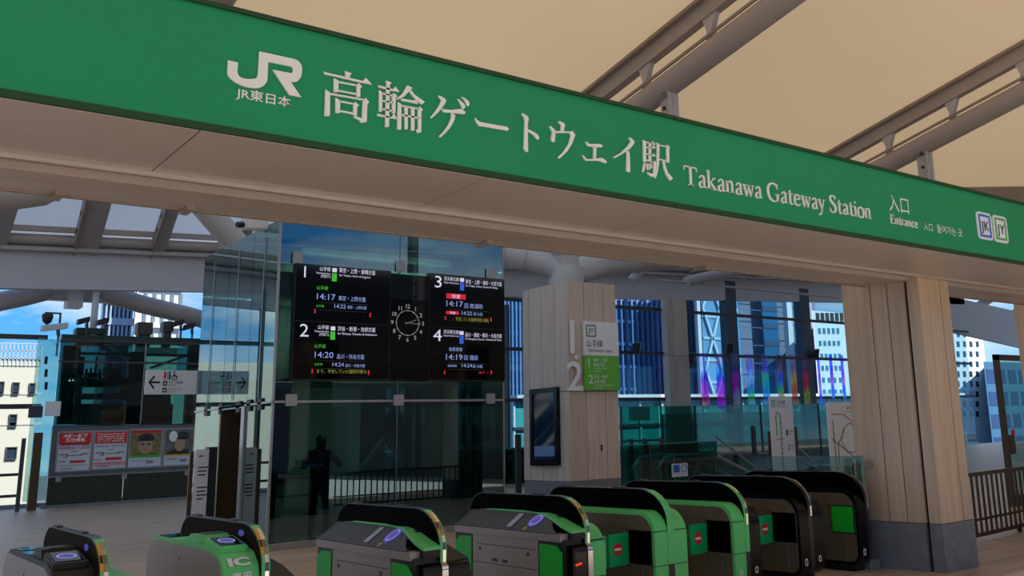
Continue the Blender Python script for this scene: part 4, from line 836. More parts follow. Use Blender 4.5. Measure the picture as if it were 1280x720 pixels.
# ================================================================ POSTER WALL AND GLASS LIFT AT LEFT
PY = 33.0
p = lambda x, y: at(x, y, Y=PY)
x0, x1 = 5.49, 9.5
pw = thing('poster_wall', 'grey notice panel with dark stone base under a glass screen', 'notice wall', (7.5, PY, 0))
q = lambda b_, n, m, **k: wl(pw, b_.build(n, m, pw, **k))
q(MB().box(x0, PY, .9, x1, PY+.12, 2.3), 'grey_panel', M('panel_grey', '#5E6268', .45))
for a, b2 in ((x0, 7.5), (7.5, x1)): q(MB().box(a+.01, PY+.03, .08, b2-.01, PY+.1, .86), 'stone_panel', M('dark_stone', '#34382E', .4, noise=(14, .5)))
q(MB().box(x0-.1, PY-.05, 0, x1+.1, PY+.2, .08), 'curb', m_stone); q(MB().box(x0, PY+.02, .86, x1, PY+.13, .9), 'ledge', m_alu)
for a in (5.75, 7.5, 9.3): q(MB().box(a-.07, PY-.04, .72, a+.07, PY+.03, .88), 'clip', m_alu)
for a, b2 in ((x0, 7.85), (7.85, x1)): q(MB().box(a+.01, PY+.05, 2.32, b2-.01, PY+.065, 4.85), 'pane', m_gpost)
q(MB().box(x0, PY+.02, 2.28, x1, PY+.1, 2.33), 'top_rail', m_dgrey); q(MB().box(x0, PY+.0, 4.2, x1, PY+.06, 4.26), 'crossbar', m_gtxt); q(MB().box(x0, PY, 4.83, x1+.1, PY+.12, 4.9), 'head_rail', m_gtxt)
q(MB().box(7.84, PY+.03, 2.3, 7.87, PY+.09, 4.9), 'mullion', m_alu)
def poster(lab, pa, pb, kind):
    (xa, ya), (xb, yb) = pa, pb; A_, B_ = p(xa, ya), p(xb, yb); X0, X1, Z1p, Z0p = A_.x, B_.x, A_.z, B_.z
    t = thing('poster_frame', lab, 'poster', ((X0+X1)/2, PY, Z0p), 'framed posters on the grey panel'); W_, H_ = X1-X0, Z1p-Z0p
    g_ = lambda n, m, u0, v0, u1, v1, d=.02: wl(t, sbox(n, m, (X0+u0*W_, PY-d-.004, Z0p+v0*H_, X0+u1*W_, PY-d+.004, Z0p+v1*H_), t))
    wl(t, MB().ring([(X0, Z0p), (X1, Z0p), (X1, Z1p), (X0, Z1p)], [(X0+.05, Z0p+.05), (X1-.05, Z0p+.05), (X1-.05, Z1p-.05), (X0+.05, Z1p-.05)], 'y', PY-.03, PY).build('frame', m_alu, t))
    wl(t, sbox('sheet', M('poster_paper', '#C9CBD6', .5), (X0+.04, PY-.018, Z0p+.04, X1-.04, PY, Z1p-.04), t))
    X = lambda s, m, u0, v, u1, h, **k: wl(t, text(s, m, t, (X0+u0*W_, PY-.026, Z0p+v*H_), h=h*H_, w=(u1-u0)*W_, **k))
    return t, g_, X
t, g_, X = poster('red and white service change poster, leftmost of the four', (72, 539), (113, 589), 0)
g_('red_band', m_red, .06, .68, .94, .95); X('大崎～新宿', m_white, .16, .84, .84, .085, bold=.03); X('終日運休', m_white, .24, .74, .78, .085, bold=.03); X('5月30日(土)・31日(日)', m_red, .08, .56, .92, .075, bold=.02)
g_('blue_strip', M('poster_purple', '#6B2C5B', .5), .1, .65, .9, .69, .021)
def routes(g_, o=0):
    for u0, v0, u1, v1, m in ((.12, .42, .3, .44, m_txt), (.3, .38, .33, .44, m_txt), (.2, .36, .33, .38, m_red), (.33, .4, .7, .415, m_gtxt), (.7, .38, .73, .44, m_red), (.73, .42, .9, .44, m_txt), (.42, .49, .62, .505, m_gtxt), (.1, .25, .3, .265, m_txt), (.1, .16, .85, .17, m_gtxt), (.16, .08, .5, .095, m_gtxt)): g_('route_line', m, u0, v0, u1, v1)
routes(g_); g_('red_box', m_red, .4, .22, .82, .28)
t, g_, X = poster('red and white notice poster with small lines, second from left', (117, 538), (158, 586), 0)
g_('red_band', m_red, .06, .66, .94, .95)
for v, s in ((.88, 'Service suspension between Osaki'), (.82, 'and Shinjuku all day'), (.76, '大崎～新宿 終日運休'), (.7, 'サービス お知らせ')): X(s, m_white, .12, v, .88, .04, bold=.02)
X('5/30(土)・5/31(日)', m_gtxt, .1, .57, .9, .06); routes(g_); g_('red_box', m_red, .38, .24, .84, .31); g_('pink_band', M('poster_pink', '#D99C9C', .5), .06, .1, .94, .2)
m_skin = M('poster_skin', '#A98A74', .5); m_olv = M('poster_olive', '#6B6233', .5)
t, g_, X = poster('poster with a face in a patterned cap over a green stripe', (161, 536), (202, 584), 1)
g_('picture', M('poster_gold', '#8F7F55', .5, noise=(9, .5)), .06, .3, .94, .95); g_('top_band', m_red, .06, .88, .94, .95, .021)
def face(u, v, s, cap, sh):
    wl(t, MB().prism([(0+tx, 0+tz) for tx, tz in sh], 'y', PY-.03, PY-.024).build('jacket', cap, t))
A_, B_ = p(161, 536), p(202, 584); W_, H_ = B_.x-A_.x, A_.z-B_.z
def ell(t, n, m, cu, cv, ru, rv, d, X0, Z0p, W_, H_, a0=0, a1=360):
    b_ = MB().prism([(X0+W_*(cu+ru*math.cos(math.radians(a0+(a1-a0)*k/20))), Z0p+H_*(cv+rv*math.sin(math.radians(a0+(a1-a0)*k/20)))) for k in range(20)], 'y', PY-d-.003, PY-d); wl(t, b_.build(n, m, t))
for (tt_, A_, B_, capc) in ((t, p(161, 536), p(202, 584), m_olv),):
    W_, H_ = B_.x-A_.x, A_.z-B_.z; e_ = lambda n, m, cu, cv, ru, rv, d, *r: ell(tt_, n, m, cu, cv, ru, rv, d, A_.x, B_.z, W_, H_, *r)
    e_('shoulders', m_olv, .5, .3, .36, .12, .025, 0, 180); e_('face', m_skin, .5, .55, .2, .2, .028); e_('cap', m_dgrey, .5, .72, .24, .15, .031, 0, 180); e_('cap_peak', m_txt, .5, .71, .25, .03, .034); e_('glasses', m_gtxt, .42, .6, .05, .025, .034); e_('glasses', m_gtxt, .58, .6, .05, .025, .034); e_('mouth', m_red, .5, .47, .05, .012, .034)
g_('green_stripe', m_flap, .06, .27, .94, .32, .03); X('駅からはじまる旅', m_gtxt, .12, .18, .6, .04); g_('text_line', m_txt, .55, .12, .75, .14); g_('text_line', m_txt, .55, .16, .75, .18)
t, g_, X = poster('poster with a capped uniform figure and glare over a yellow stripe', (205, 535), (242, 582), 1)
g_('picture', M('poster_grey', '#6F716E', .5, noise=(9, .4)), .06, .3, .94, .95)
tt_ = t; A_, B_ = p(205, 535), p(242, 582); W_, H_ = B_.x-A_.x, A_.z-B_.z; e_ = lambda n, m, cu, cv, ru, rv, d, *r: ell(tt_, n, m, cu, cv, ru, rv, d, A_.x, B_.z, W_, H_, *r)
e_('shoulders', m_dgrey, .5, .3, .38, .16, .025, 0, 180); e_('face', m_skin, .52, .57, .17, .18, .028); e_('cap', M('cap_green', '#2A3D35', .5), .6, .78, .2, .12, .031, -20, 200); e_('cap_peak', m_txt, .58, .72, .2, .025, .034); e_('reflection_patch', m_white, .3, .78, .13, .14, .034)
g_('yellow_stripe', m_yel, .06, .27, .94, .31, .03); X('出発進行', m_gtxt, .12, .18, .5, .04); g_('text_line', m_txt, .55, .12, .75, .14); g_('text_line', m_txt, .55, .16, .75, .18)
# lift machinery behind the glass
lm = thing('lift_machinery', 'dark green lift machinery frame seen through the upper glass', 'machinery', (7.6, 35, 2.3))
m_mg = M('machine_green', '#1E4540', .5, noise=(2, .3)); m_md = M('machine_dark', '#0D1F1E', .5)
lmq = lambda b_, n, m, **k: wl(lm, b_.build(n, m, lm, **k))
Q = lambda x, y, Y=34.6: at(x, y, Y=Y)
for (xa, ya, xb, yb, m, n, Y) in ((77, 418, 250, 432, m_mg, 'head_beam', 34.5), (90, 440, 248, 446, m_mg, 'beam', 34.6), (80, 432, 92, 530, m_mg, 'post', 34.6), (92, 455, 98, 520, m_md, 'post', 34.5), (162, 440, 176, 530, m_mg, 'post', 34.6), (236, 432, 246, 530, m_mg, 'post', 34.6),
    (98, 472, 158, 484, m_md, 'motor_bed', 34.4), (106, 466, 126, 474, m_md, 'motor', 34.3), (132, 464, 150, 474, m_md, 'motor', 34.3), (100, 492, 152, 499, m_md, 'crosshead', 34.4), (96, 505, 162, 530, m_mg, 'lift_car_top', 34.7), (176, 488, 212, 505, m_md, 'cable_tray', 34.5), (176, 505, 214, 530, m_mg, 'lift_car_top', 34.7), (84, 484, 100, 510, m_md, 'controller', 34.3), (150, 480, 166, 500, m_md, 'guide_shoe', 34.3), (96, 446, 104, 462, m_md, 'pulley_bracket', 34.4)):
    a, b2 = Q(xa, ya, Y), Q(xb, yb, Y); lmq(MB().box(a.x, Y-.1, b2.z, b2.x, Y+.15, a.z), n, m)
for k in range(8):
    a = Q(108+k*5.5, 466, 34.2); lmq(MB().tube([(a.x, 34.2, a.z-.1), (a.x, 34.2, a.z+.12+.03*(k % 3))], .035, 8), 'bolt_rod', m_md)
lmq(MB().bar(Q(130, 425), Q(188, 470), .12, .12), 'glass_brace', m_alu); lmq(MB().bar(Q(188, 460), Q(246, 440), .08, .08), 'glass_brace', m_alu)
for px in (104, 120, 138): a, b2 = Q(px, 446), Q(px+1, 470); lmq(MB().box(a.x, 34.6, b2.z, a.x+.05, 34.65, a.z), 'cable', m_md)
# narrow glass wing and bronze post at its left
wg = thing('glass_wing', 'narrow hinged glass panel with bronze post left of the notice wall', 'glass panel', (5.2, 32.6, 0))
wq = lambda b_, n, m, **k: wl(wg, b_.build(n, m, wg, **k))
a = at(47, 432, Y=32.4); b2 = at(75, 428, Y=32.9)
wq(MB().bar((a.x, 32.4, 2.55), (b2.x, 32.9, 2.55), .015, 4.6), 'pane', m_gclear)
e0, e1 = at(42, 545, Y=32.4), at(53, 545, Y=32.4); wq(MB().box(e0.x, 32.3, 0, e1.x, 32.4, at(45, 541, Y=32.4).z), 'bronze_post', m_bronze); wq(MB().box(e0.x-.28, 32.35, 0, e0.x-.18, 32.42, 2.0), 'edge_post', m_gtxt)
for y in (450, 466, 482): c = at(58, y, Y=32.5); wq(MB().box(c.x-.05, 32.42, c.z-.12, c.x+.02, 32.5, c.z+.1), 'hinge', m_dark)
a, b2 = at(57, 502, Y=32.3), at(74, 520, Y=32.3); wq(MB().box(a.x, 32.2, b2.z, b2.x, 32.28, a.z), 'sign_box', m_wht)
a, b2 = at(36, 508, Y=32.3), at(52, 522, Y=32.3); wq(MB().box(a.x, 32.2, b2.z, b2.x, 32.3, a.z), 'reader_box', m_gtxt)
# cameras above the glass wall
def cctv(lab, px, py, Y, kind, base):
    c = at(px, py, Y=Y); t = thing('security_camera', lab, 'security camera', (c.x, Y, base)); w = lambda b_, n, m, **k: wl(t, b_.build(n, m, t, **k))
    w(MB().tube([(c.x+.12, Y, base), (c.x+.12, Y, c.z+.05)], .03, 8), 'mast', m_gtxt)
    if kind == 'dome':
        w(MB().bar((c.x+.14, Y, c.z+.06), (c.x-.3, Y, c.z+.06), .05, .05), 'arm', m_gtxt); w(MB().tube([(c.x-.22, Y, c.z+.03), (c.x-.22, Y, c.z-.06), (c.x-.22, Y, c.z-.22), (c.x-.22, Y, c.z-.3)], [.14, .16, .12, .03], 12), 'dome', m_dgrey, smooth=True)
    else:
        w(MB().obox((c.x, Y, c.z+.05), (.17 if kind == 'small' else .34, .05, .06), (-.02, .1, 0), (0, -.02, .09)), 'housing', m_gtxt if kind == 'small' else m_wht, bevel=.02); w(MB().tube([(c.x+.1, Y, c.z-.03), (c.x+.12, Y, c.z-.2)], .05, 8), 'joint', m_gtxt)
    return t
cctv('dark dome camera on a bent pole above the glass wall', 70, 394, 34, 'dome', 4.9); cctv('large white box camera at the corner of the glass wall', 68, 411, 33.2, 'big', 4.4)
cctv('small camera left of the white pole on the glass wall', 104, 403, 34.2, 'small', 4.9); cctv('small camera just right of the white pole on the glass wall', 128, 404, 34.2, 'small', 4.9)
cctv('small camera at the right end of the glass wall top', 236, 410, 34.2, 'small', 4.9); cctv('small dark camera beside the rooftop unit on the glass wall', 222, 406, 34.3, 'small', 4.9)
for lab, a, b2, m, nm in (('brown rooftop equipment box on the glass wall', (171, 403), (189, 419), M('box_brown', '#4A3C3A', .5), 'equipment_box'), ('grey rooftop equipment box on the glass wall', (203, 402), (215, 416), m_gtxt, 'equipment_box'), ('low dark equipment box behind the small cameras', (94, 410), (132, 419), m_mg, 'equipment_box')):
    A_, B_ = at(*a, Y=34.6), at(*b2, Y=34.6); t = thing(nm, lab, 'equipment box', (A_.x, 34.6, B_.z)); wl(t, sbox('case', m, (A_.x, 34.4, B_.z, B_.x, 34.9, A_.z), t, bevel=.03)); wl(t, sbox('bracket', m_gtxt, (A_.x+.05, 34.5, 4.88, B_.x-.05, 34.8, B_.z+.02), t))
po = MB(); a, b2 = at(122, 372, Y=34.55), at(117, 412, Y=34.55); po.tube([(a.x-.05, 34.55, 4.9), (a.x-.05, 34.55, 6.6)], .1, 12)
tag(po.build('support_pole', m_wht, smooth=True), 'white upright pole between the small cameras under the eave', 'pole')

# ================================================================ FAR GLASS FACADE
fc = struct(MB().box(-20, 34.1, 0, 58, 34.4, .12).build('wall_far', m_alu))
FYY = 34.2
xw0, xw1 = at(822, 376, Y=FYY).x, at(841, 378, Y=FYY).x
for a, b2 in ((x1+.3, 16), (16, 22), (22, 26.5), (26.5, xw0), (xw1, 35.5), (36.2, 41.6), (42.3, 49.5), (50, 58)):
    MB().box(a+.02, FYY, .12, b2-.02, FYY+.02, 8.6 if a > 30 else 7.4).build('pane', m_gfar, fc)
bars = MB()
for (px, py) in ((770, 383.6), (773, 440.4), (773, 499)): z = at(px, py, Y=34).z; MB().box(9.8, 33.95, z-.07, 58, 34.1, z+.07).build('transom', m_gtxt, fc)
for py in (421, 508): z = at(30, py, Y=34).z; MB().box(-20, 33.95, z-.07, 5.3, 34.1, z+.07).build('transom', m_gtxt, fc)
for (px, w) in ((914, .75), (1006, .75), (1180, .5)): a = at(px, 384, Y=34); MB().box(a.x-w/2, 33.97, .1, a.x+w/2, 34.5, 9).build('mullion', M('mullion_blue', '#3E4C5E', .5), fc)
for x in (-14, -7.5, -1, 16, 22, 26.5, 47): MB().box(x-.05, 34, .1, x+.05, 34.3, 7).build('mullion', m_gtxt, fc)
fp_ = thing('wooden_post', 'tall slim wooden pillar against the far glass wall', 'pillar', (30.9, 33.8, 0))
for a, b2 in ((xw0, (xw0+xw1)/2-.12), ((xw0+xw1)/2-.12, xw1+.35)):
    for z0, z1 in ((0, 5.0), (5.02, 7.75)): wl(fp_, sbox('plank', m_wood2, (a+.01, 33.6, z0, b2-.01, 34.0, z1), fp_))
# low guard rail left of everything
gr = thing('window_rail', 'dark guard rail along the glass wall at the far left', 'railing', (0, 33.6, 0))
for z in (.35, .95): wl(gr, sbox('rail', m_gtxt, (-8, 33.6, z, 4.9, 33.66, z+.08), gr))
for x in range(-7, 5, 2): wl(gr, sbox('post', m_gtxt, (x, 33.6, 0, x+.08, 33.68, 1.0), gr))
# banners of iridescent film
cols = [['#9D9CD0', '#8FB6DC', '#5B3BE0', '#D23BD8', '#E94AB0', '#E89A86'], ['#A98CB8', '#4FB3E0', '#5C49E0', '#E050E0', '#E540D8', '#D83CE0'], ['#8F9ACB', '#7C6EC8', '#D050D8', '#DC48E0', '#8FB8E8', '#E7C4C4'], ['#8C7CB8', '#6E68D8', '#B6D0F0', '#46A8E0', '#4FCB62', '#9AC0E0'], ['#8E8CC4', '#8A5CE0', '#46D080', '#46A8E8', '#5CA0E8', '#8FB0E0'], ['#9C5C78', '#A08090', '#3A4FD8', '#4FC070', '#E04A4A', '#D88080'], ['#8C6C88', '#B85C78', '#E0A040', '#E05040', '#E06C40', '#E0907A'], ['#8C6CA0', '#B0506C', '#E04050', '#E05050', '#8FBC4A', '#E0A070']]
def bmat(i, cs):
    m = bpy.data.materials.new('film_%d' % i); m.use_nodes = True; nt = m.node_tree; b_ = nt.nodes['Principled BSDF']
    tc = N(nt, 'ShaderNodeTexCoord'); s_ = N(nt, 'ShaderNodeSeparateXYZ'); nt.links.new(tc.outputs['Generated'], s_.inputs[0])
    n = N(nt, 'ShaderNodeTexNoise'); n.inputs['Scale'].default_value = 2.2; nt.links.new(tc.outputs['Generated'], n.inputs[0])
    ad = N(nt, 'ShaderNodeMath', operation='MULTIPLY_ADD'); ad.inputs[1].default_value = .5; nt.links.new(n.outputs[0], ad.inputs[0]); nt.links.new(s_.outputs['Z'], ad.inputs[2])
    sb = N(nt, 'ShaderNodeMath', operation='SUBTRACT'); sb.inputs[1].default_value = .25; nt.links.new(ad.outputs[0], sb.inputs[0])
    o0 = ramp(nt, sb.outputs[0], [(.05+k*.16, c) for k, c in enumerate(reversed(cs))])
    hv = N(nt, 'ShaderNodeHueSaturation'); hv.inputs['Saturation'].default_value = 1.1; hv.inputs['Value'].default_value = 2.6; nt.links.new(o0, hv.inputs['Color']); o = hv.outputs[0]
    nt.links.new(o, b_.inputs['Base Color']); b_.inputs['Roughness'].default_value = .3
    tl = N(nt, 'ShaderNodeBsdfTranslucent'); nt.links.new(o, tl.inputs[0]); tp = N(nt, 'ShaderNodeBsdfTransparent'); nt.links.new(mix(nt, .35, o, lin('#FFFFFF')), tp.inputs[0])
    a_ = N(nt, 'ShaderNodeMixShader'); a_.inputs[0].default_value = .5; nt.links.new(b_.outputs[0], a_.inputs[1]); nt.links.new(tl.outputs[0], a_.inputs[2])
    al = ramp(nt, s_.outputs['Z'], [(0, .22), (.62, .26), (.7, .62), (1, .68)])
    c_ = N(nt, 'ShaderNodeMixShader'); nt.links.new(al, c_.inputs[0]); nt.links.new(a_.outputs[0], c_.inputs[1]); nt.links.new(tp.outputs[0], c_.inputs[2])
    nt.links.new(c_.outputs[0], nt.nodes['Material Output'].inputs[0]); return m
bx = [(875, 887), (894.5, 907.5), (914, 926), (932, 944), (951, 963), (970, 981), (987, 998), (1002, 1014)]
nm_ = ['magenta and orange film banner with a blue band, leftmost of the row', 'magenta film banner with a violet top, second of the row', 'pink and pale blue film banner, third of the row', 'green and sky blue film banner, fourth of the row', 'blue film banner with a green patch, fifth of the row', 'film banner with a deep blue patch above red, sixth of the row', 'orange and red film banner, seventh of the row', 'red film banner with a green lower corner, eighth of the row']
for i, ((xa, xb), cs, lb) in enumerate(zip(bx, cols, nm_)):
    Yb = 33.93; A_, B_ = at(xa-.5, 441+i*.4, Y=Yb), at(xb+.5, 511, Y=Yb)
    b_ = MB(); n = 6; v = []
    for k in range(n+1):
        x = A_.x+(B_.x-A_.x)*k/n; v += [(x, Yb+.012*math.sin(k*1.3+i), B_.z), (x, Yb+.012*math.sin(k*1.3+i), A_.z)]
    b_.add(v, [(2*k, 2*k+2, 2*k+3, 2*k+1) for k in range(n)]); o = b_.build('film_banner', bmat(i, cs)); tag(o, lb, 'banner', 'iridescent film banners')
for i, (xa, xb, lb) in enumerate(((1021, 1029, 'violet and pink film banner left of the trio near the entrance pillar'), (1036, 1044, 'violet and pink film banner in the middle of the trio near the pillar'), (1050, 1058, 'violet and pink film banner touching the entrance pillar edge'))):
    A_, B_ = at(xa, 444, Y=33.93), at(xb, 512 if i == 0 else 498, Y=33.93); tag(MB().box(A_.x, 33.93, B_.z, B_.x, 33.945, A_.z).build('film_banner', bmat(10+i, ['#7A6AC8', '#8C7CE0', '#B06CC8', '#D0A0D8', '#6C8CE0', '#8FC0E0'])), lb, 'banner', 'iridescent film banners')
for lab, px, py in (('black spotlight on the glass wall bar left of the wooden post', 796, 434), ('black spotlight tilted beside the first film banner', 864, 447), ('black spotlight above the third film banner', 913, 436), ('black spotlight at the right end of the film banners', 1020, 442)):
    c = at(px, py, Y=33.7); t = thing('spotlight', lab, 'spotlight', c, 'spotlights on the far glass wall'); wl(t, MB().obox(c, (.14, .1, .05), (-.1, .14, 0), (0, -.05, .22)).build('lamp_body', m_dark, t, bevel=.03)); wl(t, MB().bar(c, c+Vector((0, .3, -.25)), .06, .06).build('arm', m_dark, t))
# ================================================================ MIDDLE RIGHT: SIGNS, GLASS RAILS, ESCALATORS
def slab_sign(lab, A_, B_, Y, name):
    a, b2 = at(*A_, Y=Y), at(*B_, Y=Y); t = thing(name, lab, 'sign', ((a.x+b2.x)/2, Y, 0))
    wl(t, sbox('panel', m_plate, (a.x, Y, .0, b2.x, Y+.06, a.z), t, bevel=.008)); return t, a.x, b2.x, a.z
RY = 17.0
t, xa, xb, zt = slab_sign('tall white route sign with a green loop line and numbers', (962, 496), (990, 498), RY, 'route_sign')
wl(t, sbox('leg', m_bronze, (xa-.02, RY+.07, 0, xa+.16, RY+.14, zt*.62), t)); wl(t, sbox('leg', m_bronze, (xb-.02, RY+.07, 0, xb+.2, RY+.14, zt*.66), t))
w_ = xb-xa; X = lambda s, m, u, v, h, ww, **k: wl(t, text(s, m, t, (xa+u*w_, RY-.002, v), h=h, w=ww*w_, **k))
wl(t, MB().ring(roundrect(xa+.06*w_, zt-.26, xa+.22*w_, zt-.08, .02), roundrect(xa+.08*w_, zt-.24, xa+.2*w_, zt-.1, .01), 'y', RY-.006, RY).build('emblem_frame', m_flap2, t)); X('JY', m_txt, .1, zt-.2, .08, .08); X('山手線', m_txt, .3, zt-.2, .11, .36); X('Yamanote Line', m_gtxt, .3, zt-.27, .04, .5)
cx = xa+.3*w_; ln = [(cx-.08, zt-1.0), (cx-.08, zt-.5), (cx-.05, zt-.42), (cx, zt-.39), (cx+.05, zt-.42), (cx+.08, zt-.5), (cx+.08, .2)]
wl(t, MB().tube([(x, RY-.004, z) for x, z in ln], .012, 6).build('loop_line', M('loop_green', '#2E8A3E', .5), t))
for k in range(12): wl(t, sbox('station_tick', m_txt, (cx+.08, RY-.006, zt-.55-.13*k, cx+.15, RY, zt-.535-.13*k), t))
wl(t, sbox('red_marker', m_red, (cx-.1, RY-.01, zt-1.1, cx+.16, RY-.004, zt-1.08), t)); X('1', m_txt, .62, zt-1.0, .15, .08); X('2', m_txt, .64, zt-1.38, .15, .12)
for v in (zt-.92, zt-1.3): X('方面', m_gtxt, .75, v, .06, .18); X('for Tokyo', m_gtxt, .75, v-.06, .03, .18)
MYY = 15.5
t, xa, xb, zt = slab_sign('white railway network map board half behind the entrance pillar', (1034, 503), (1080, 506), MYY, 'route_map')
w_ = xb-xa; wl(t, text('東京近郊路線図', m_txt, t, (xa+.5*w_, MYY-.002, zt-.18), h=.07, w=.45*w_)); wl(t, text('JR Network Map', m_gtxt, t, (xa+.42*w_, MYY-.002, zt-.26), h=.03, w=.5*w_))
rnd = random.Random(3)
def line(pts, m, r=.01): wl(t, MB().tube([(xa+u*w_, MYY-.004, v) for u, v in pts], r, 5).build('railway_line', m, t))
z_ = lambda v: .3+(zt-.6)*v
line([(.08, z_(1)), (.4, z_(1)), (.62, z_(.88)), (.95, z_(.7))], m_red); line([(.3, z_(.55)), (.36, z_(.75)), (.55, z_(.85)), (.78, z_(.75)), (.84, z_(.5)), (.7, z_(.38)), (.45, z_(.36)), (.3, z_(.55))], M('map_green', '#3F7A4A', .5))
line([(.1, z_(.9)), (.12, z_(.1))], m_gtxt); line([(.05, z_(.6)), (.5, z_(.35)), (.9, z_(.05))], m_gtxt); line([(.2, z_(.15)), (.2, z_(.5)), (.4, z_(.75))], m_gtxt); line([(.4, z_(.3)), (.4, z_(.05)), (.5, z_(0))], m_gtxt); line([(.6, z_(.45)), (.8, z_(.42)), (.95, z_(.5))], M('map_orange', '#C98A3C', .5)); line([(.1, z_(-.02)), (.5, z_(-.02))], m_red, .015); line([(.55, z_(.2)), (.55, z_(-.1))], m_txt, .02); line([(.6, z_(.05)), (.95, z_(.3))], m_red)
# tall glass rails around the escalator well
def glassrail(lab, p0, p1, z1, n, m=m_gteal, post=None):
    t = thing('glass_rail', lab, 'glass railing', ((p0[0]+p1[0])/2, (p0[1]+p1[1])/2, 0)); p0, p1 = Vector((*p0, 0)), Vector((*p1, 0)); d = p1-p0
    for k in range(n):
        a, b2 = p0+d*(k/n), p0+d*((k+1)/n); c = (a+b2)/2; wl(t, MB().obox((c.x, c.y, z1/2+.05), (b2-a)*.49, d.normalized().cross(Vector((0, 0, 1)))*.008, (0, 0, z1/2-.04)).build('pane', m, t))
        wl(t, MB().box(a.x-.03, a.y-.03, 0, a.x+.03, a.y+.03, z1).build('post', post or m_gtxt, t)) if k % 2 == 0 else None
    wl(t, MB().bar(p0+Vector((0, 0, .05)), p1+Vector((0, 0, .05)), .08, .1).build('base_channel', m_alu, t)); wl(t, MB().bar(p0+Vector((0, 0, z1)), p1+Vector((0, 0, z1)), .025, .02).build('top_edge', m_gedge, t)); return t
a, b2 = at(776, 520, Y=24), at(1090, 540, Y=24)
glassrail('tall teal glass screen in front of the far escalators', (a.x, 24), (b2.x, 24), 2.35, 8)
glassrail('low teal glass railing to the right of the screen pillar', (15.2, 20.5), (20.5, 20.5), 1.2, 4)
glassrail('far teal glass railing behind the route sign', (26, 29), (48, 29), 2.2, 10)
m_plat = M('platform_teal', '#2C5E62', .5, noise=(1, .4))
def esc(lab, pts, Y):
    t = thing('escalator', lab, 'escalator', at(*pts[0], Y=Y)); P_ = [at(x, y, Y=Y) for x, y in pts]
    wl(t, MB().tube(P_, .06, 8).build('handrail', m_alu, t)); P2 = [v+Vector((0, 1.1, 0)) for v in P_]; wl(t, MB().tube(P2, .06, 8).build('handrail', m_alu, t))
    bz = MB()
    for u, v in zip(P_[:-1], P_[1:]): bz.add([u-Vector((0, 0, .04)), v-Vector((0, 0, .04)), Vector((v.x, Y, v.z-.75)), Vector((u.x, Y, u.z-.75))], [(0, 1, 2, 3)])
    wl(t, bz.build('glass_side', m_gteal, t)); wl(t, MB().bar(P_[1]-Vector((0, -.5, .95)), P_[-1]-Vector((0, -.5, .95)), 1.0, .3).build('truss', m_gtxt, t))
esc('escalator with rounded rail end left of the route sign, nearer one', [(826, 600), (823, 585), (830, 574), (845, 570), (870, 569), (900, 572), (935, 590), (960, 604)], 21)
esc('escalator with a long curved rail behind the nearer escalator', [(868, 604), (868, 588), (876, 575), (892, 568), (930, 566), (985, 568), (1010, 580), (1040, 600)], 23)
for lab, a, b2 in (('slanted steel stair rail crossing in front of the escalators', (893, 545), (955, 592)), ('slanted steel stair rail right of the route sign', (998, 560), (1036, 592)), ('short slanted rail at the left escalator end', (842, 570), (885, 596))):
    a, b2 = at(*a, Y=20.6), at(*b2, Y=20.6); o = MB().tube([(a.x, a.y, 0), a, b2, (b2.x, b2.y, 0)], .03, 8).build('stair_rail', m_alu); tag(o, lab, 'handrail')
t = thing('notice_stand', 'small white and blue pictogram notice at the escalator end', 'notice', at(850, 600, Y=20.4)); a, b2 = at(840, 580, Y=20.4), at(860, 595, Y=20.4)
wl(t, sbox('panel', m_plate, (a.x, 20.4, b2.z, b2.x, 20.43, a.z), t)); wl(t, sbox('blue_square', m_bluesq, (a.x+.05, 20.39, b2.z+.12, (a.x+b2.x)/2-.02, 20.4, a.z-.03), t)); wl(t, sbox('leg', m_gtxt, (a.x+.1, 20.42, 0, a.x+.15, 20.46, b2.z), t))
bd = MB(); bd.ring([(b2.x-.15+.11*math.cos(k*.4), a.z-.14+.11*math.sin(k*.4)) for k in range(16)], [(b2.x-.15+.09*math.cos(k*.4), a.z-.14+.09*math.sin(k*.4)) for k in range(16)], 'y', 20.39, 20.4); wl(t, bd.build('round_mark', m_bluesq, t))
for lab, px, w in (('grey steel bollard post left of the low glass railing', 790, .1), ('grey steel bollard post behind the low glass railing', 806, .1), ('tall grey gate post right of the glass box corner', 646, .16), ('dark steel post beside the route sign leg', 944, .16), ('steel post left of the escalator rail end', 828, .14)):
    a = at(px, 590, Y=22.5); tag(MB().box(a.x, 22.5, 0, a.x+w, 22.6, 1.35 if w < .16 else 1.6).build('steel_post', m_gtxt, bevel=.01), lab, 'post')
glassrail('teal glass railing seen between the glass box and the screen pillar', (11.5, 26), (19.5, 26), 1.2, 4)
t = thing('service_counter', 'dark brown service cabinet beyond the glass box corner', 'cabinet', at(642, 600, Y=27)); a, b2 = at(630, 572, Y=27.5), at(652, 606, Y=27.5)
wl(t, sbox('cabinet_body', m_bronze, (a.x, 27.5, 0, b2.x+.3, 28, 1.1), t)); wl(t, sbox('top', m_alu, (a.x-.03, 27.45, 1.1, b2.x+.33, 28.05, 1.16), t))
tag(MB().box(at(790, 508, Y=33.85).x, 33.85, at(790, 526, Y=33.85).z, at(812, 508, Y=33.85).x, 34.1, at(790, 508, Y=33.85).z).build('information_panel', M('panel_pale_green', '#A8CFC0', .3)), 'pale green information panel hanging behind the low railing', 'panel')

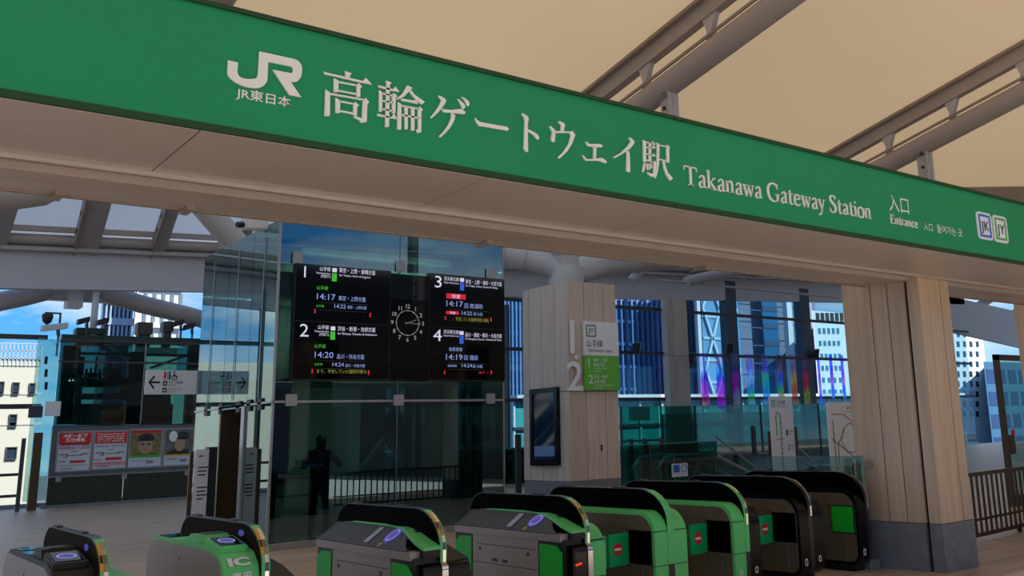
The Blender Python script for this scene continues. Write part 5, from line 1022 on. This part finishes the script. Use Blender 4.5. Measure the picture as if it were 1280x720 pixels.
# ================================================================ PERSON BEHIND THE GLASS
def person():
    base = at(401, 640, Y=15.7); bx_, by_ = at(400, 590, Y=15.75).x, 15.75
    hz = at(400, 543, Y=by_).z; s = hz/1.74
    t = thing('person', 'person in dark clothes lifting both hands, seen through the dark glass', 'person', (bx_, by_, 0))
    J = {'pel': (0, 0, .95), 'sp': (0, .01, 1.15), 'ch': (0, 0, 1.36), 'nk': (0, -.01, 1.49), 'hd': (0, -.03, 1.6), 'tp': (0, -.03, 1.72),
         'sl': (-.19, 0, 1.42), 'el': (-.33, -.06, 1.2), 'wl': (-.2, -.26, 1.33), 'hl': (-.14, -.3, 1.38), 'sr': (.19, 0, 1.42), 'er': (.34, -.06, 1.2), 'wr': (.2, -.26, 1.33), 'hr': (.14, -.3, 1.38),
         'pl': (-.1, 0, .88), 'kl': (-.12, -.02, .5), 'al': (-.12, .02, .1), 'fl': (-.13, -.15, .04), 'pr': (.1, 0, .88), 'kr': (.13, -.02, .5), 'ar': (.14, .02, .1), 'fr': (.15, -.15, .04)}
    R = {'pel': .15, 'sp': .14, 'ch': .16, 'nk': .06, 'hd': .092, 'tp': .07, 'sl': .075, 'el': .05, 'wl': .03, 'hl': .03, 'sr': .075, 'er': .05, 'wr': .03, 'hr': .03, 'pl': .1, 'kl': .065, 'al': .045, 'fl': .04, 'pr': .1, 'kr': .065, 'ar': .045, 'fr': .04}
    E_ = [('pel', 'sp'), ('sp', 'ch'), ('ch', 'nk'), ('nk', 'hd'), ('hd', 'tp'), ('ch', 'sl'), ('sl', 'el'), ('el', 'wl'), ('wl', 'hl'), ('ch', 'sr'), ('sr', 'er'), ('er', 'wr'), ('wr', 'hr'), ('pel', 'pl'), ('pl', 'kl'), ('kl', 'al'), ('al', 'fl'), ('pel', 'pr'), ('pr', 'kr'), ('kr', 'ar'), ('ar', 'fr')]
    def skin(J, R, E_, root, name, mat, sub=1):
        k = list(J); me = bpy.data.meshes.new(name); me.from_pydata([tuple(Vector(J[q])*s+Vector((bx_, by_, 0))) for q in k], [(k.index(a), k.index(b2)) for a, b2 in E_], [])
        o = bpy.data.objects.new(name, me); COL.objects.link(o); md = o.modifiers.new('s', 'SKIN'); 
        for i, q in enumerate(k): me.skin_vertices[0].data[i].radius = (R[q]*s, R[q]*s); me.skin_vertices[0].data[i].use_root = (q == root)
        sb = o.modifiers.new('d', 'SUBSURF'); sb.levels = sub; sb.render_levels = sub
        dg = bpy.context.evaluated_depsgraph_get(); dg.update(); m2 = bpy.data.meshes.new_from_object(o.evaluated_get(dg)); bpy.data.objects.remove(o)
        m2.materials.clear(); m2.materials.append(mat); m2.shade_smooth(); o = bpy.data.objects.new(name, m2); COL.objects.link(o); o.parent = t; wl(t, o); return o
    me = bpy.data.meshes.new('x'); 
    sk = M('skin', '#8A6A58', .6); cl = M('dark_clothes', '#15181A', .8)
    # skin vertices need the layer: the modifier makes it
    skin(J, R, E_, 'pel', 'body', cl, 2)
    hd = MB()
    n = 14
    for i in range(9):
        pass
    P_ = lambda x, y, z: tuple(Vector((x, y, z))*s+Vector((bx_, by_, 0)))
    def ellip(c, r, n=14, m=9):
        v = []; f = []
        for i in range(m+1):
            a = math.pi*i/m
            for k in range(n): v.append(P_(c[0]+r[0]*math.sin(a)*math.cos(2*math.pi*k/n), c[1]+r[1]*math.sin(a)*math.sin(2*math.pi*k/n), c[2]+r[2]*math.cos(a)))
        for i in range(m):
            for k in range(n): f.append((i*n+k, i*n+(k+1) % n, (i+1)*n+(k+1) % n, (i+1)*n+k))
        return v, f
    h = MB(); h.add(*ellip((0, -.04, 1.61), (.075, .092, .118))); h.add(*ellip((0, -.135, 1.6), (.014, .022, .025), 8, 5))
    for sx_ in (-1, 1): h.add(*ellip((sx_*.077, -.03, 1.6), (.01, .02, .032), 8, 5))
    wl(t, h.build('face', sk, t, smooth=True))
    e = MB(); 
    for sx_ in (-1, 1): e.add(*ellip((sx_*.03, -.124, 1.625), (.012, .008, .007), 8, 5))
    e.add(*ellip((0, -.125, 1.555), (.024, .008, .006), 8, 5)); wl(t, e.build('eyes_and_mouth', m_txt, t))
    hr = MB(); hr.add(*ellip((0, -.01, 1.655), (.088, .095, .09))); wl(t, hr.build('hair', m_txt, t, smooth=True))
    for sg_ in (-1, 1):
        hj = {'w': (sg_*.17, -.285, 1.36), 'p': (sg_*.12, -.32, 1.4)}; hrr = {'w': .028, 'p': .03}; he = [('w', 'p')]
        for i, (dx, L1) in enumerate(((-.0, .035), (.0, .04), (.0, .037), (.0, .03))):
            z = 1.44-.018*i; hj['a%d' % i] = (sg_*(.095), -.345, z); hj['b%d' % i] = (sg_*(.095-L1*.7), -.362, z); hj['c%d' % i] = (sg_*(.095-L1), -.345, z); he += [('p', 'a%d' % i), ('a%d' % i, 'b%d' % i), ('b%d' % i, 'c%d' % i)]
            for c in 'abc': hrr[c+str(i)] = .009
        hj['t'] = (sg_*.09, -.31, 1.37); hj['u'] = (sg_*.06, -.325, 1.365); he += [('p', 't'), ('t', 'u')]; hrr['t'] = .011; hrr['u'] = .01
        skin(hj, hrr, he, 'w', 'hand', sk, 1)
    ph = MB().obox(P_(0, -.35, 1.41), Vector((.085, 0, 0))*s, Vector((0, .006, 0))*s, Vector((0, 0, .045))*s); o = ph.build('smartphone', m_dark); tag(o, 'dark phone held up in both hands by the person behind the glass', 'phone')
    for sg_ in (-1, 1):
        wl(t, MB().obox(P_(sg_*.13, -.08, .03), Vector((.045, 0, 0))*s, Vector((0, .14, 0))*s, Vector((0, 0, .035))*s).build('shoe', m_txt, t, bevel=.02))
person()

# ================================================================ BUILDINGS OUTSIDE
m_tw = M('tower_wall', '#8FA3BC', .6); m_twd = M('tower_glass', '#35527E', .2, .3); m_cream_b = M('cream_wall', '#BDBFB2', .7, noise=(.3, .06)); m_wdk = M('window_dark', '#26384A', .2)
def building(lab, X0, X1, Yf, D_, z1, mw, z0=-8, wins=None, name='office_building', extra=None):
    t = thing(name, lab, 'building', ((X0+X1)/2, Yf, z0)); q = lambda b_, n, m, **k: wl(t, b_.build(n, m, t, **k))
    k_ = X0/Yf if Yf > 0 else 0
    q(MB().prism([(X0, Yf), (X1, Yf), (X1+D_*k_, Yf+D_), (X0+D_*k_, Yf+D_)], 'z', z0, z1), 'wall', mw)
    if wins:
        nx, dz, ww, wh, m, zs = wins; b_ = MB(); dx = (X1-X0)/nx; z = zs
        while z+wh < z1:
            for k in range(nx): b_.box(X0+dx*(k+.5-ww/2), Yf-.06, z, X0+dx*(k+.5+ww/2), Yf+.02, z+wh)
            z += dz
        q(b_, 'window', m, kind='stuff')
    return t, q
def bpx(lab, xa, xb, yt, Yf, D_, mw, **k):
    a, b2 = at(xa, yt, Y=Yf), at(xb, yt, Y=Yf); return building(lab, a.x, b2.x, Yf, D_, a.z, mw, **k)
# left: cream building with few windows
t, q = bpx('cream low building with small square windows at the far left', -900, 52, 432, 60, 14, m_cream_b, name='cream_building')
for (xa, ya, w, h) in ((0, 478, 3, 14), (17, 479, 5, 13), (13, 519, 6, 14), (9, 560, 10, 13), (-25, 478, 5, 13), (-25, 560, 9, 13), (38, 480, 4, 12), (-160, 478, 6, 13), (-200, 520, 6, 13), (-240, 478, 6, 13), (-290, 520, 7, 13), (-340, 478, 7, 13)):
    a, b2 = at(xa, ya, Y=59.9), at(xa+w, ya+h, Y=59.9); f_ = q(MB().ring([(a.x-.05, b2.z-.05), (b2.x+.05, b2.z-.05), (b2.x+.05, a.z+.05), (a.x-.05, a.z+.05)], [(a.x, b2.z), (b2.x, b2.z), (b2.x, a.z), (a.x, a.z)], 'y', 59.85, 60), 'window', m_gtxt); o = MB().box(a.x, 59.95, b2.z, b2.x, 60.0, a.z).build('pane', m_wdk, f_)
for y in (456, 492, 530): z = at(20, y, Y=60).z; q(MB().box(at(-90, y, Y=60).x, 59.95, z-.06, at(52, y, Y=60).x, 60.02, z+.06), 'ledge', M('ledge_grey', '#B8BAB4', .6))
rl2 = MB(); a, b2 = at(-90, 432, Y=60), at(52, 432, Y=60)
zz = at(0, 457, Y=60).z
for k in range(28): x = a.x+(b2.x-a.x)*k/27; rl2.box(x, 59.9, zz, x+.06, 59.98, zz+1.1)
for dz in (.4, .8, 1.2): rl2.box(a.x, 59.9, zz+dz-.05, b2.x, 59.98, zz+dz)
q(rl2, 'roof_railing', M('rail_pale', '#9FB0BC', .5), kind='stuff')
# left tower with balconies
t, q = bpx('tall grey residential tower with rows of balconies behind the pipe arch', 134, 171, 300, 170, 18, M('tower_grey', '#4E6684', .6), name='tower_block')
a, b2 = at(134, 360, Y=170), at(171, 360, Y=170); bb = MB(); z = 18
while z < 62:
    bb.box(a.x-.1, 169, z, b2.x, 170, z+1.1)
    for k in range(8): bb.box(a.x+(b2.x-a.x)*k/7-.1, 169.2, z, a.x+(b2.x-a.x)*k/7+.15, 170, z+3.2)
    z += 3.2
q(bb, 'balcony', M('balcony_white', '#8FA3BA', .6), kind='stuff')
t, q = bpx('white face residential tower with balconies beside the grey one', 176, 231, 300, 162, 18, M('tower_white', '#D5DADC', .6), name='tower_block')
a, b2 = at(176, 360, Y=162), at(231, 360, Y=162); bb = MB(); z = 17
while z < 60:
    for k in range(5): w = (b2.x-a.x)/5; bb.box(a.x+w*k+.5, 161.7, z+.9, a.x+w*k+w*.78, 162.1, z+2.4)
    z += 3.1
q(bb, 'window', M('tower_shade', '#5D7086', .5), kind='stuff')
bb = MB(); z = 17
while z < 60: bb.box(a.x, 161, z, b2.x, 162, z+.35); z += 3.1
q(bb, 'balcony', M('balcony_pale', '#EDEFEF', .6), kind='stuff')
# right: towers beyond the far glass
def mtower(lab, xa, xb, Yf, mw, fins, nx, dz=3.4):
    a, b2 = at(xa, 300, Y=Yf), at(xb, 300, Y=Yf); t, q = building(lab, a.x, b2.x, Yf, 20, 75, mw, name='glass_tower')
    W_ = b2.x-a.x; f = MB(); g2 = MB(); z = -6
    for k in range(nx+1): x = a.x+W_*k/nx; f.box(x-.14, Yf-.5, -8, x+.14, Yf, 75)
    while z < 74: g2.box(a.x, Yf-.25, z, b2.x, Yf-.02, z+.5); z += dz
    q(f, 'fin', fins, kind='stuff'); q(g2, 'floor_line', M('tower_line', '#3A5684', .5), kind='stuff'); return t, q, a, b2
m_fin = M('tower_fin', '#6482B0', .5); m_tg = M('tower_blue', '#1E3A6C', .3)
mtower('blue glass tower seen left of the screen pillar', 628, 656, 105, m_tg, m_fin, 6)
mtower('blue glass tower with pale fins right of the line sign', 765, 822, 112, m_tg, m_fin, 9)
mtower('dark blue glass tower right of the slim wooden post', 838, 874, 118, M('tower_navy', '#22395E', .25, .2), M('tower_fin2', '#8296B4', .5), 8)
t, q = bpx('pale glass tower with a lattice of crossing bars', 872, 913, 300, 100, 14, M('lattice_glass', '#6D9CC4', .5), name='lattice_tower')
a, b2 = at(872, 300, Y=100), at(913, 300, Y=100); lt = MB(); W_ = b2.x-a.x
for k in range(9):
    z = -8+k*9
    for s_ in (0, .5): lt.bar((a.x+W_*s_, 99.7, z), (a.x+W_*(s_+.5), 99.7, z+9), .3, .35); lt.bar((a.x+W_*(s_+.5), 99.7, z), (a.x+W_*s_, 99.7, z+9), .3, .35)
q(lt, 'lattice_bar', M('lattice_pale', '#C4DAE6', .5), kind='stuff')
bb = MB()
for k in range(26): bb.box(a.x, 99.85, -8+k*3.2, b2.x, 100, -7.6+k*3.2)
q(bb, 'floor_line', M('lattice_line', '#A9C6DA', .5), kind='stuff')
w1 = MB(); a, b2 = at(867, 300, Y=99), at(871, 300, Y=99)
tag(MB().box(a.x, 99, -8, b2.x, 99.6, 60).build('white_pier', m_wht), 'bright white vertical pier between the navy and lattice towers', 'pier')
m_gb = M('grey_block', '#77809A', .6, noise=(.4, .12))
t, q = bpx('grey panel clad tower with a blue window strip behind the banners', 918, 1012, 300, 112, 22, m_gb, name='office_tower')
a = at(946, 300, Y=110).x; b2 = at(964, 300, Y=110).x; q(MB().box(a, 109.8, -8, b2, 110, 80), 'window_strip', M('strip_blue', '#2F6E9A', .15, .2)); z = -6; bb = MB(); lines = MB()
while z < 75: bb.box(a, 109.7, z, b2, 109.82, z+.9); lines.box(at(918, 300, Y=110).x, 109.93, z, at(1012, 300, Y=110).x, 110, z+.12); z += 3
q(bb, 'spandrel', M('strip_dark', '#3C5470', .4), kind='stuff'); q(lines, 'joint_line', M('joint_grey', '#626B84', .6), kind='stuff')
for xa, xb in ((977, 983), (994, 999.5)): q(MB().box(at(xa, 300, Y=109).x, 108.9, -8, at(xb, 300, Y=109).x, 109.9, 80), 'white_fin', m_wht)
m_wb = M('white_block', '#E4E8EA', .6)
t, q = bpx('white office block with rows of small blue windows', 1015, 1078, 388, 95, 20, m_wb, name='white_office')
a = at(1015, 388, Y=95); b2 = at(1078, 388, Y=95)
for (py, n_, x_a, x_b, h) in ((410, 5, 1023, 1048, 7), (426, 5, 1024, 1049, 6), (442, 5, 1026, 1050, 6), (457, 5, 1027, 1051, 6), (472, 4, 1028, 1051, 6), (487, 4, 1029, 1052, 6)):
    for k in range(n_):
        x = x_a+(x_b-x_a)*k/(n_-1)*.92; c0, c1 = at(x, py, Y=94.9), at(x+3.4, py+h, Y=94.9); o = q(MB().box(c0.x, 94.9, c1.z, c1.x, 95.02, c0.z), 'window', M('pane_teal', '#3F86A0', .2) if (k == 0 and py == 410) else bpy.data.materials['pane_teal'])
for k in range(6):
    c0, c1 = at(1020+k*6, 391, Y=94.9), at(1024.5+k*6, 401, Y=94.9); q(MB().box(c0.x, 94.85, c1.z, c1.x, 95, c0.z), 'roof_opening', m_gtxt)
t, q = bpx('white apartment block with dark window columns right of the entrance pillar', 1180, 1226, 400, 90, 16, m_wb, name='white_apartment')
a = at(1188, 400, Y=90)
for r in range(9):
    for k in range(4):
        c0, c1 = at(1196+k*8, 414+r*12.5, Y=89.9), at(1200+k*8, 421+r*12.5, Y=89.9); q(MB().box(c0.x, 89.9, c1.z, c1.x, 90.02, c0.z), 'window', m_wdk)
t, q = bpx('blue glass office block behind the glass door', 1229, 1330, 452, 80, 14, M('blue_block', '#3E6E92', .3), wins=(8, 3.5, .7, 2.2, m_twd, -7))
t, q = bpx('pale grey office block beyond the glass shaft interior', 470, 630, 420, 90, 20, M('far_grey', '#9DB0B6', .6), wins=(10, 3.6, .6, 1.8, m_wdk, -6))
t, q = bpx('low white office block behind the glass box left side', 255, 460, 470, 75, 14, m_wb, wins=(12, 3.6, .5, 1.6, m_wdk, -6))
# platform hall roofs seen low through the far glass
m_hall = glass('hall', '#9FE8E0', .1); m_hw = M('hall_teal', '#4FB0B0', .4, noise=(.8, .3))
t = thing('train_shed', 'pale teal glass hall with white roof outside the far glass wall', 'hall', (38, 52, -6)); q = lambda b_, n, m, **k: wl(t, b_.build(n, m, t, **k))
a, b2 = at(640, 488, Y=52), at(1200, 500, Y=52)
q(MB().box(a.x, 52, -6, b2.x, 53, 3.8), 'glass_front', m_hw); q(MB().box(a.x, 51.4, 3.8, b2.x, 62, 4.1), 'roof', m_wht)
pn = MB(); k = 0
x = a.x
while x < b2.x: pn.box(x, 51.85, -6, x+.14, 52, 3.8); x += 2.1
q(pn, 'mullion', m_wht, kind='stuff'); q(MB().box(a.x, 51.8, 1.9, b2.x, 52, 2.1), 'mid_rail', m_gtxt); q(MB().box(a.x, 51.6, -6, b2.x, 52, .4), 'lower_wall', m_plat)
t = thing('footbridge', 'dark teal walkway structure outside under the glass hall', 'walkway', (34, 44, 0)); q = lambda b_, n, m, **k: wl(t, b_.build(n, m, t, **k))
a, b2 = at(770, 545, Y=42), at(1100, 545, Y=42); q(MB().box(a.x, 42, -1.2, b2.x+6, 46, -.3), 'deck', m_plat); q(MB().box(a.x, 42, 1.0, b2.x+6, 42.1, 1.1), 'handrail', m_gtxt)
pn = MB(); x = a.x
while x < b2.x+6: pn.box(x, 42, -.3, x+.1, 42.1, 1.0); x += 1.1
q(pn, 'post', m_gtxt, kind='stuff')
# behind the camera: plaza far side, seen in reflections; low block added as shade
for lab, xa, xb, yf, z1, m in (('grey station annex block across the plaza behind the viewer', -28, 14, -44, 15.5, M('annex_grey', '#59615F', .6)), ('brown brick block across the plaza behind the viewer', 15, 70, -44, 15.5, M('annex_brown', '#5A5044', .6)), ('unseen low grey block added at right to shade the soffit', 20, 46, 0, 7, M('shade_block_grey', '#5C5853', .6))):
    building(lab, xa, xb, yf-12-(20 if yf == 0 else 0), 12+(20 if yf == 0 else 0), z1, m, z0=-.4, wins=None, name='offscreen_block')
    t = S.collection.objects[-1]
